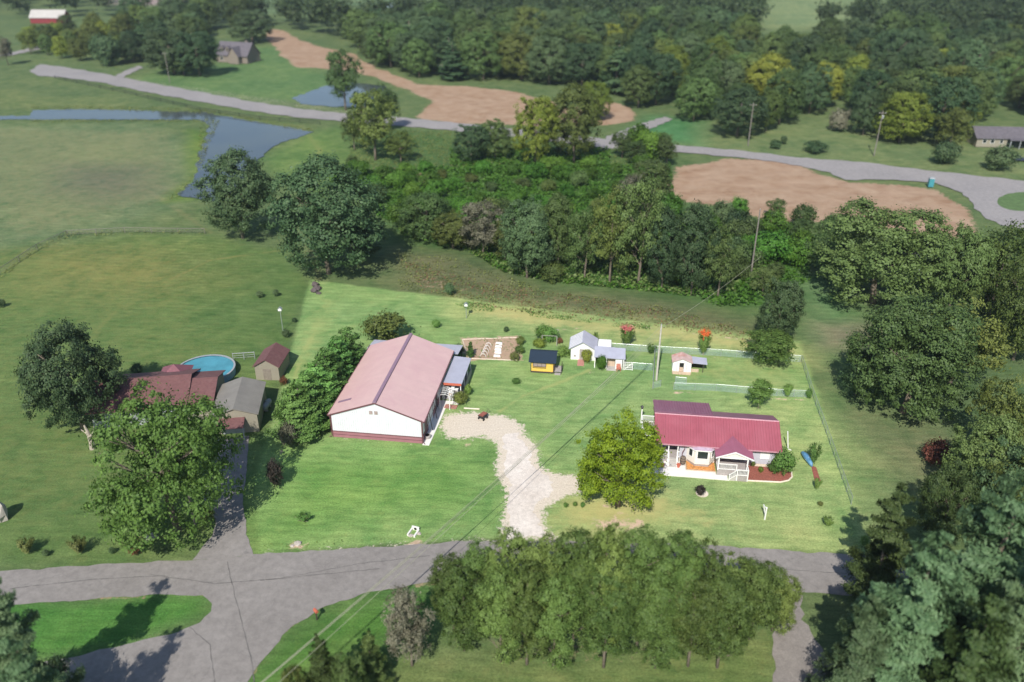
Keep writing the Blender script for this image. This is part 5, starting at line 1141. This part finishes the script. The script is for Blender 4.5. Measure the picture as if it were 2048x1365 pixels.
# bare shrub on the front lawn
bs = thing('bare_shrub', 'sparse bare-stemmed shrub on the left front lawn', 'shrub', (*G(607, 1043), 0)); rg = random.Random(4); m = MB()
for k in range(26):
    an = rg.uniform(0, 6.28); el_ = rg.uniform(.4, 1.2); L_ = rg.uniform(.7, 1.25); m.tube([(0, 0, 0), (math.cos(an)*math.cos(el_)*L_*.5, math.sin(an)*math.cos(el_)*L_*.5, math.sin(el_)*L_*.55), (math.cos(an)*math.cos(el_)*L_, math.sin(an)*math.cos(el_)*L_, math.sin(el_)*L_)], [.03, .035, .02], 4)
m.build('stems', M['bark'], bs); inst('foliage', PROTO['myrtle'][0][0][0], bs, (0, 0, .1), (.62, .62, .3)).data = PROTO['shrub_oak'][0][0][0] if False else PROTO['myrtle'][0][0][0]
for k, (x, y) in enumerate(((1132, 1014), (1149, 1013), (1165, 1015))): shrub(x, y, y-9, 10, 'shrub', ('left', 'middle', 'right')[k]+' of three tiny plants in the bare strip under the maple', 'three tiny plants near the maple')
# --- the tree belt across the road in front
for i, (x, yb, yt, wd, kd, lb) in enumerate(((905,1262,1110,88,'hedgetree','slender tree at the left end of the roadside tree belt'),(960,1268,1092,98,'hedgetree','second tree from the left in the roadside tree belt'),(1025,1282,1056,104,'hedgetree','tree in the belt overlapping the gravel driveway mouth'),
    (1088,1292,1074,100,'hedgetree','tree in the belt just right of the driveway mouth'),(1150,1300,1058,112,'hedgetree','belt tree below the large yellow-green maple, left one'),(1215,1303,1050,116,'hedgetree','belt tree below the large yellow-green maple, right one'),
    (1285,1305,1052,112,'hedgetree','belt tree between the maple and the round front bush'),(1350,1305,1062,108,'hedgetree','belt tree with its tip below the round front bush'),(1405,1302,1084,100,'hedgetree','belt tree at the right end of the bright foliage edge'),
    (1462,1290,1112,112,'hedgetree','belt tree leaning over the road, third from the right'),(1512,1278,1118,112,'hedgetree','belt tree over the road, second from the right'),(1556,1262,1148,84,'hedgetree','rightmost tree of the roadside belt by the gravel drive'),
    (1055,1328,1120,110,'hedgetree','front row belt tree below the driveway mouth'),(1215,1334,1130,115,'hedgetree','front row belt tree straight below the maple'),(1390,1332,1140,110,'hedgetree','front row belt tree below the round front bush'),(925,1300,1130,100,'hedgetree','front row belt tree next to the greyish tree'),
    (1000,1322,1130,110,'hedgetree','front row belt tree nearest the lower lawn, left'),(1110,1330,1140,110,'hedgetree','front row belt tree nearest the lower lawn, centre left'),(1320,1335,1150,115,'hedgetree','front row belt tree nearest the lower lawn, centre right'),(1450,1335,1150,110,'hedgetree','front row belt tree nearest the lower lawn, right'))):
    tree(x, yb, yt, wd, kd, lb, 'belt of trees in front of the road')
tree(818, 1330, 1182, 110, 'loosegrey', 'greyish thin-leaved tree left of the roadside belt')
tree(742, 1372, 1262, 74, 'dpine', 'dark narrow evergreen at the bottom beside the greyish tree')
tree(645, 1420, 1268, 90, 'dpine', 'dark evergreen on the lower grass bend right of the side road')
tree(700, 1440, 1310, 80, 'mid', 'dark green tree cut by the bottom edge right of the side road')
tree(590, 1440, 1330, 60, 'olive', 'low tree cut by the bottom edge beside the side road')
# --- big evergreens lower right
for x, yb, yt, wd, kd, lb in ((1985,1345,945,330,'pine','tallest blue-green white pine at the right edge'),(1830,1420,1060,270,'pine','broad white pine at the lower right over the side road'),(2050,1480,1085,260,'pine','white pine cut by the lower right corner'),
    (1722,1440,1188,170,'pine','lower white pine beside the brown gravel drive'),(1935,1520,1190,240,'dpine','dark pine at the bottom right between the white pines'),(1778,1205,965,150,'dpine','dark narrow pine at the lower right lot corner')):
    tree(x, yb, yt, wd, kd, lb)
shrub(1688, 1338, 1306, 30, 'shrub_yellow', 'small yellowish bush at the edge of the brown gravel drive')
# --- right side
tree(1835, 825, 605, 250, 'bigright', 'huge round green tree on the right beside the lot')
tree(1925, 770, 598, 170, 'looseolive', 'pale olive tree behind the huge round tree at right')
tree(1722, 790, 700, 80, 'oak', 'small dark tree at left foot of the huge round tree')
tree(1768, 606, 418, 278, 'bigright', 'very broad dark green tree behind right boundary')
tree(1668, 545, 430, 110, 'mid', 'green tree left of the very broad one behind the boundary')
tree(1920, 640, 450, 120, 'mid', 'green tree between the broad tree and the yellowish right edge trees')
tree(2005, 650, 445, 150, 'looseolive', 'yellowish tree at right edge below the road bend')
tree(2060, 720, 520, 140, 'olive', 'tree cut by the right edge beside yellowish trees')
tree(2010, 930, 752, 130, 'looseolive', 'yellow-green tree at the right edge, middle height')
tree(1975, 1010, 840, 150, 'mid', 'green tree above the white pines at the right edge')
tree(2045, 1080, 880, 150, 'looseolive', 'olive tree cut by the right edge above the white pines')
tree(1900, 1090, 935, 110, 'mid', 'dark tree touching the tip of the white pines')
tree(1562, 692, 556, 84, 'oak', 'dark narrow tree behind the rear right lot corner')
shrub(1886, 925, 883, 62, 'shrub_russet', 'large red-leaved bush on the neighbour lawn at right')
# --- left side
tree(138, 858, 662, 188, 'round', 'large round dark tree at far left beside the neighbour house')
tree(322, 1062, 788, 306, 'yard', 'large open-crowned yard tree over the neighbour driveway')
tree(520, 1075, 905, 95, 'mid', 'green tree filling the gap between driveway and lot corner') if False else None
tree(20, 1450, 1140, 190, 'pine', 'blue-green pine at the lower left corner')
tree(60, 1560, 1270, 190, 'pine', 'pine cut by the bottom edge at lower left')
tree(472, 476, 308, 148, 'oak', 'rounded dark oak at the near end of the pond')
tree(645, 548, 325, 228, 'oak', 'biggest dark oak in the centre left pasture edge')
tree(725, 520, 420, 90, 'oak', 'smaller dark tree right of the biggest oak')
shrub(270, 752, 728, 26, 'shrub_oak', 'small dark bush in pasture right of the round tree')
for x, yb, yt, wd, kd, lb in ((50,1108,1078,40,'myrtle_dark','sparse dark bush, leftmost by the near road'),(90,1112,1100,16,'shrub_oak','tiny bush second from left by the near road'),(155,1108,1075,40,'myrtle_dark','dark bush third from left by the near road'),(225,1108,1096,14,'shrub_oak','tiny bush fourth from left by the near road'),(265,1112,1090,24,'shrub_russet','reddish low bush below the yard tree'),(328,1108,1098,14,'shrub_oak','tiny bush near the neighbour driveway mouth'),
    (520,595,582,17,'shrub_oak','left one of two dark bushes in the pasture above the martin house'),(552,594,581,14,'shrub_oak','right one of two dark bushes in the pasture above the martin house'),(590,645,636,10,'shrub_oak','small dark bush beside the lot left boundary'),(570,676,662,20,'shrub_oak','dark bush at the foot of the pasture martin house pole'),(898,590,567,24,'shrub_oak','small dark round bush in the rough strip behind the lot'),
    (410,1050,1018,40,'shrub_olive','bush at the base of the leaning grey pole'),(565,770,752,16,'shrub_russet','reddish shrub right of the small maroon shed'),(2,615,598,16,'shrub_oak','dark bush at left edge in the mown field')):
    shrub(x, yb, yt, wd, kd, lb)
# --- middle: by ponds and road
for x, yb, yt, wd, kd, lb in ((685,220,95,78,'loose','slender dark tree growing at the second pond'),(765,262,168,70,'loose','sparse tree on the bank right of second pond'),(745,320,175,105,'looseolive','tall yellow and brown tree beside the road bend'),(705,300,215,55,'looseolive','smaller yellowish tree left of the tall roadside one'),
    (800,325,262,60,'looseolive','low yellowish tree right of the tall roadside one'),(942,325,248,76,'oak','dark rounded tree just below the far road'),(990,318,240,70,'mid','green tree right of dark one below the far road'),(1072,330,190,96,'yellow','bright yellow-green tree in front of the dirt lot'),(1150,325,172,108,'olive','tall olive tree right of the bright yellow-green one'),(1190,240,160,70,'yellow','yellow-green tree behind the tall olive one'),
    (1810,285,180,110,'yellow','rounded bright yellow-green tree behind the far road'),(1680,262,215,40,'grey_','small pale olive tree left of the yellow-green roadside tree'),(1735,270,180,60,'oak','dark tree left behind the yellow-green roadside tree'),(1910,300,215,80,'looseolive','olive tree between yellow-green tree and far house'),
    (1895,328,288,52,'bush_','dark round bush at the far road left of the house'),(2002,340,296,56,'bush_','dark round bush in front of the far cream house'),(1630,305,285,44,'bush_','low dark bush on slope behind the far road'),(1552,298,281,20,'bush_','small bush on slope left of the low dark one'),(1568,288,272,12,'bush_','tiny bush on slope behind the small one'),(1480,272,180,110,'oak','dense dark tree behind the paired utility poles'),(1538,262,178,50,'olive','conical olive tree right of paired utility poles'),
    (392,152,62,90,'oak','dark tree left of the distant brick house'),(340,148,55,110,'oak','dark tree beside the far driveway'),(362,150,92,70,'mid','green tree in front of the dark ones at far driveway'),(500,85,20,90,'oak','dark tree behind the distant brick house'),(215,130,70,60,'bush_','dark bush by the far road at upper left'),
    (60,90,52,44,'yellow','yellow-green tree in front of the distant red barn, left'),(95,95,50,44,'mid','green tree in front of the distant red barn, middle'),(150,100,58,60,'olive','olive tree in front of the distant red barn, right'),(8,130,72,34,'loosegrey','greyish tree at the upper left edge by the road')):
    kd2 = {'grey_': 'shrub_grey', 'bush_': 'bush_oak'}.get(kd, kd)
    tree(x, yb, yt, wd, kd2, lb, None, 'shrub' if 'bush' in kd else None, 'shrub' if 'bush' in kd else None)
# --- woods: individually placed, spaced on the ground
def inpoly(x, y, p):
    c_ = False; j = len(p)-1
    for i in range(len(p)):
        if (p[i][1] > y) != (p[j][1] > y) and x < (p[j][0]-p[i][0])*(y-p[i][1])/(p[j][1]-p[i][1])+p[i][0]: c_ = not c_
        j = i
    return c_
FAR = []
def wood(poly, space, kinds, hr, label, group, wr=(.75, 1.0), far=330, name='tree', tries=60, cat='tree', avoid=()):
    g = px(poly); xs_ = [p[0] for p in g]; ys_ = [p[1] for p in g]; pts = []; area = (max(xs_)-min(xs_))*(max(ys_)-min(ys_)); n_ = int(area/space**2*5)
    for _ in range(n_):
        x, y = random.uniform(min(xs_), max(xs_)), random.uniform(min(ys_), max(ys_))
        sp = space*(.85+.3*random.random())*(1+max(0, y-300)/900)
        if inpoly(x, y, g) and all((x-a)**2+(y-b_)**2 > sp*sp for a, b_ in pts) and all((x-a)**2+(y-b_)**2 > c_*c_ for a, b_, c_ in avoid): pts.append((x, y))
    pts.sort(key=lambda p: p[1])
    for x, y in pts:
        kd = random.choice(kinds); lab = {'oak': 'dark green ', 'mid': 'mid-green ', 'olive': 'olive-green ', 'looseolive': 'thin-crowned olive ', 'loose': 'thin-crowned green ', 'loosegrey': 'greyish ', 'farpine': 'conical evergreen ', 'yellow': 'yellow-green ', 'bush': 'green leafy ', 'bush_kudzu': 'bright vine-green ', 'bush_olive': 'olive ', 'bush_oak': 'dark green '}.get(kd, '')+label; h = random.uniform(*hr); wd = h*random.uniform(*wr)
        if y > far: FAR.append((x, y, h, wd, kd)); continue
        prot, r, ph_ = PROTO[kd]; me, tm = random.choice(prot); rz = random.uniform(0, 6.28); s = (wd/2/r, wd/2/r, h/ph_)
        if tm is None: tag(inst(name, me, None, (x, y, -.1), s, rz), lab, cat, group)
        else:
            t = thing('pine_tree' if 'pine' in kd else name, lab, cat, (x, y, -.1), rz, group); t.scale = s; inst('trunk', tm, t); inst('crown', me, t)
    return pts
W1 = [(575,62),(700,80),(738,122),(850,163),(1000,162),(1070,176),(1185,172),(1200,120),(1215,95),(1500,95),(1500,-30),(940,-30),(935,40),(905,48),(720,66),(640,46),(575,42)]
K1 = ['oak', 'oak', 'mid', 'mid', 'olive', 'oak', 'farpine', 'mid', 'mid']
wood(W1, 10.0, K1, (15, 20), 'tree of the dark wood above the dirt lot', 'trees of the wood above the dirt lot', (.9, 1.15), far=470)
W2 = [(1222,180),(1245,232),(1330,215),(1400,255),(1560,250),(1600,232),(1700,212),(1735,262),(1860,285),(1945,285),(1952,235),(2120,250),(2120,100),(1900,60),(1790,80),(1650,112),(1640,130),(1510,128),(1490,100),(1215,100)]
wood(W2, 10.5, ['oak', 'mid', 'mid', 'olive', 'looseolive', 'mid', 'oak', 'farpine', 'mid', 'oak', 'yellow', 'mid'], (11, 20), 'tree of the wood behind the far road at right', 'trees of the mixed wood behind the far road', far=430)
wood([(1640,62),(1700,72),(1790,80),(1900,60),(2120,100),(2120,-20),(1800,-20),(1790,30),(1740,40)], 14, K1, (14, 20), 'tree of the distant wood at the upper right', 'trees of the distant upper right wood', far=400)
wood([(235,118),(330,138),(395,112),(412,72),(525,66),(535,55),(500,25),(380,28),(320,45),(250,60)], 12, K1, (14, 19), 'tree of the wood behind the distant brick house', 'trees of the wood behind the brick house', far=520)
wood([(-60,28),(60,38),(230,36),(230,8),(215,-20),(-60,-20)], 15, K1, (15, 21), 'tree of the distant wood at the upper left', 'trees of the distant upper left wood', far=400)
wood([(60,110),(210,128),(260,118),(250,80),(190,62),(60,88)], 9, ['olive', 'yellow', 'mid', 'looseolive'], (8, 12), 'tree of the row below the distant red barn', 'yellowish trees below the red barn', far=600)
# scrub wood behind the lot
S1 = [(800,470),(930,500),(1010,548),(1110,566),(1250,580),(1400,596),(1470,585),(1530,540),(1545,470),(1450,440),(1350,425),(1300,420),(1150,440),(900,440),(790,430)]
big = []
for x, yb, yt, wd, kd, lb in ((850,478,385,115,'mid','leftmost round tree of the thicket behind the lot'),(905,497,425,85,'olive','second round tree from the left in the thicket'),(965,515,398,95,'loosegrey','greyish tree with bare stems in the left of thicket'),(1055,556,398,112,'oak','dark tall tree in the thicket above the yellow shed'),
    (1118,540,392,80,'mid','green tree right of the dark tall one above yellow shed'),(1172,560,410,80,'loose','loose tree in the thicket above the white garden house'),(1225,565,372,90,'looseolive','olive tree in the thicket above the animal shelter'),(1285,572,345,110,'loose','tallest tree in the thicket above the utility pole'),
    (1330,582,420,80,'oak','dark tree right of the tallest one in the thicket'),(1392,590,415,100,'oak','dark rounded tree in the thicket above pink-roofed hut'),(1445,596,450,80,'loose','rightmost tall tree of the thicket'),(1010,520,440,70,'looseolive','small olive tree in middle of the thicket'),(1300,400,318,90,'mid','green tree at the left end of the brown dirt plot'),(1270,440,350,80,'loosegrey','greyish tree below left end of the brown dirt plot')):
    tree(x, yb, yt, wd, kd, lb); q = G(x, yb); big.append((q[0], q[1], 4.5))
wood(S1, 5.6, ['bush', 'bush_kudzu', 'bush_olive', 'bush', 'bush_kudzu', 'bush_oak', 'bush_kudzu', 'loose'], (3, 6.5), 'bush of the thicket behind the bright lot', 'bushes of the thicket behind the lot', (.85, 1.3), far=400, name='shrub', cat='shrub', avoid=big)
S2 = [(700,330),(800,345),(920,345),(1050,350),(1210,335),(1290,330),(1300,400),(1350,415),(1150,438),(900,436),(760,440),(690,380)]
wood(S2, 6.4, ['bush', 'bush_kudzu', 'bush_olive', 'bush_kudzu', 'bush_kudzu'], (2.2, 5), 'bush of the scrub between thicket and far road', 'bushes of the scrub below the far road', (.9, 1.6), far=400, name='shrub', cat='shrub')
wood([(1240,300),(1340,300),(1340,330),(1240,340)], 6, ['loose', 'bush_kudzu'], (6, 9), 'small tree at the left end of the brown dirt plot', 'small trees by the dirt plot', far=400)
wood([(1440,440),(1545,430),(1620,440),(1600,560),(1560,600),(1520,600),(1470,470)], 6.5, ['bush_kudzu', 'bush', 'bush_kudzu', 'loose'], (2.5, 6), 'bush right of the thicket among vines', 'vine-covered bushes right of the thicket', (.9, 1.3), far=400, name='shrub', cat='shrub')
wood([(1890,560),(2100,540),(2150,720),(1960,680),(1910,600)], 8, ['mid', 'looseolive', 'olive', 'mid'], (7, 11), 'tree of the group at the right edge', 'leafy trees at the right edge', far=400)
wood([(1950,1000),(2100,930),(2150,1200),(1990,1140)], 8, ['mid', 'oak', 'looseolive'], (10, 13), 'tree behind the white pines at the right edge', 'trees behind the white pines', far=400)
# far trees beyond the ones built singly: one stuff object
vv = []; fff = []; n0 = 0
rngF = np.random.default_rng(77); protoF = [broad(200+i, 8, 16, 900, .95, 26) for i in range(4)]
for x, y, h, wd, kd in FAR[:1200]:
    v, f = protoF[rngF.integers(4)]; a = rngF.uniform(0, 6.28); ca, sa = math.cos(a), math.sin(a); s = wd/16
    q = np.stack([(v[:, 0]*ca-v[:, 1]*sa)*s+x, (v[:, 0]*sa+v[:, 1]*ca)*s+y, v[:, 2]*h/16], 1); vv.append(q); fff.append(f+n0); n0 += len(q)
print('FAR trees', len(FAR))
if vv:
    M['farwood'] = leafmat('far_wood_leaves', (.045, .085, .035), (.11, .17, .06))
    tag(inst('far_wood', npmesh('far_wood', np.concatenate(vv), np.concatenate(fff), M['farwood'])), 'dense far wood of countless trees along the top of the view', 'wood', kind='stuff')
# undergrowth / weeds / vines as ground cover
def cover(name, label, polys, mat, dens, size, hgt, seed, lumps=True, cat='undergrowth', maxn=60000):
    rng = np.random.default_rng(seed); C_ = []
    for pl in polys:
        g = np.array(px(pl)); x0, y0 = g.min(0); x1, y1 = g.max(0); n_ = int(min(maxn, (x1-x0)*(y1-y0)*dens))
        P_ = rng.uniform((x0, y0), (x1, y1), (n_, 2)); ins = np.zeros(n_, bool); q = np.roll(g, -1, 0)
        for (ax, ay), (bx_, by_) in zip(g, q):
            k = (ay > P_[:, 1]) != (by_ > P_[:, 1]); ins ^= k & (P_[:, 0] < ax+(P_[:, 1]-ay)*(bx_-ax)/(by_-ay+1e-9))
        C_.append(P_[ins])
    P_ = np.concatenate(C_); lump = .5+.5*np.sin(P_[:, 0]*.55+1.7*np.sin(P_[:, 1]*.31))*np.sin(P_[:, 1]*.62+1.3*np.sin(P_[:, 0]*.27))
    if lumps: k = rng.random(len(P_)) < .25+lump; P_ = P_[k]; lump = lump[k]
    z = hgt*(.1+.9*lump)*rng.uniform(.1, 1, len(P_))
    nrm = np.stack([rng.normal(0, .6, len(P_)), rng.normal(0, .6, len(P_)), np.ones(len(P_))], 1)
    v, f = leaf_quads(np.stack([P_[:, 0], P_[:, 1], z], 1), nrm, size, rng)
    tag(inst(name, npmesh(name, v, f, M[mat])), label, cat, kind='stuff')
cover('vine_cover', 'bright green vines covering the ground behind the lot', [S1, [(1480,455),(1620,450),(1620,560),(1560,610),(1440,615),(1400,600),(1470,580)], [(700,340),(1340,330),(1350,400),(1300,430),(900,450),(760,440)], [(900,300),(1220,300),(1220,345),(900,350)]], 'kudzu', 9, .5, 1.3, 1, maxn=90000)
cover('weed_cover', 'olive weeds along the rough strip and pond banks', [[(790,505),(900,515),(1100,585),(1300,610),(1500,655),(1590,682),(1300,646),(940,602),(800,580)], [(700,255),(900,265),(1030,285),(1230,300),(1340,310),(1330,335),(700,335)], [(400,240),(440,240),(425,275),(402,335),(362,392),(330,402),(392,345),(396,300)], [(940,606),(1100,622),(1200,640),(1150,640),(1000,620)],
   [(62,212),(230,213),(420,219),(440,226),(525,240),(630,260),(628,266),(520,248),(430,229),(230,221),(62,219)], [(60,240),(300,240),(400,241),(400,245),(300,245),(60,246)], [(0,548),(75,490),(135,464),(410,460),(410,470),(250,470),(135,478),(75,505),(0,560)]], 'weed', 4.5, .26, .6, 2)
cover('dry_grass', 'dry straw-coloured grass tufts on the rough strip', [[(800,520),(1000,570),(1300,615),(1590,680),(1500,675),(1300,648),(1000,610),(850,585)], [(940,604),(1590,685),(1590,695),(1300,655),(940,614)]], 'straw', 6, .2, .4, 3)
cover('thicket_undergrowth', 'dark leafy undergrowth beneath the thicket behind the lot', [S1], 'mid', 9, .42, 1.6, 4)
cover('lot_edge_weeds', 'green weeds along rear edge of the bright lot', [[(905,607),(945,606),(985,612),(990,625),(940,622)], [(1050,622),(1180,640),(1185,648),(1060,634)], [(1220,646),(1300,652),(1300,660),(1225,655)]], 'lotgreen', 26, .18, .5, 5)
cover('garden_plants', 'scattered low vegetable plants in the garden plot', [gd], 'lotgreen', 5, .16, .4, 6)
cover('front_weeds', 'tufts at the road edge of the bright lot', [[(525,1090),(945,1066),(945,1074),(525,1100)]], 'hedge', 6, .14, .2, 7)

# ------------------------------------------------------------------ haze
HAZE = 0.00015
m = bpy.data.materials.new('haze'); m.use_nodes = True; n = m.node_tree.nodes; l = m.node_tree.links; n.remove(n['Principled BSDF'])
pv = n.new('ShaderNodeVolumePrincipled'); pv.inputs['Color'].default_value = (.72, .80, .92, 1); pv.inputs['Density'].default_value = HAZE; pv.inputs['Anisotropy'].default_value = .3
l.new(pv.outputs[0], n['Material Output'].inputs['Volume'])
tag(MB().box(-2700, -700, -2, 2700, 4400, 70).build('haze', m), kind='stuff')
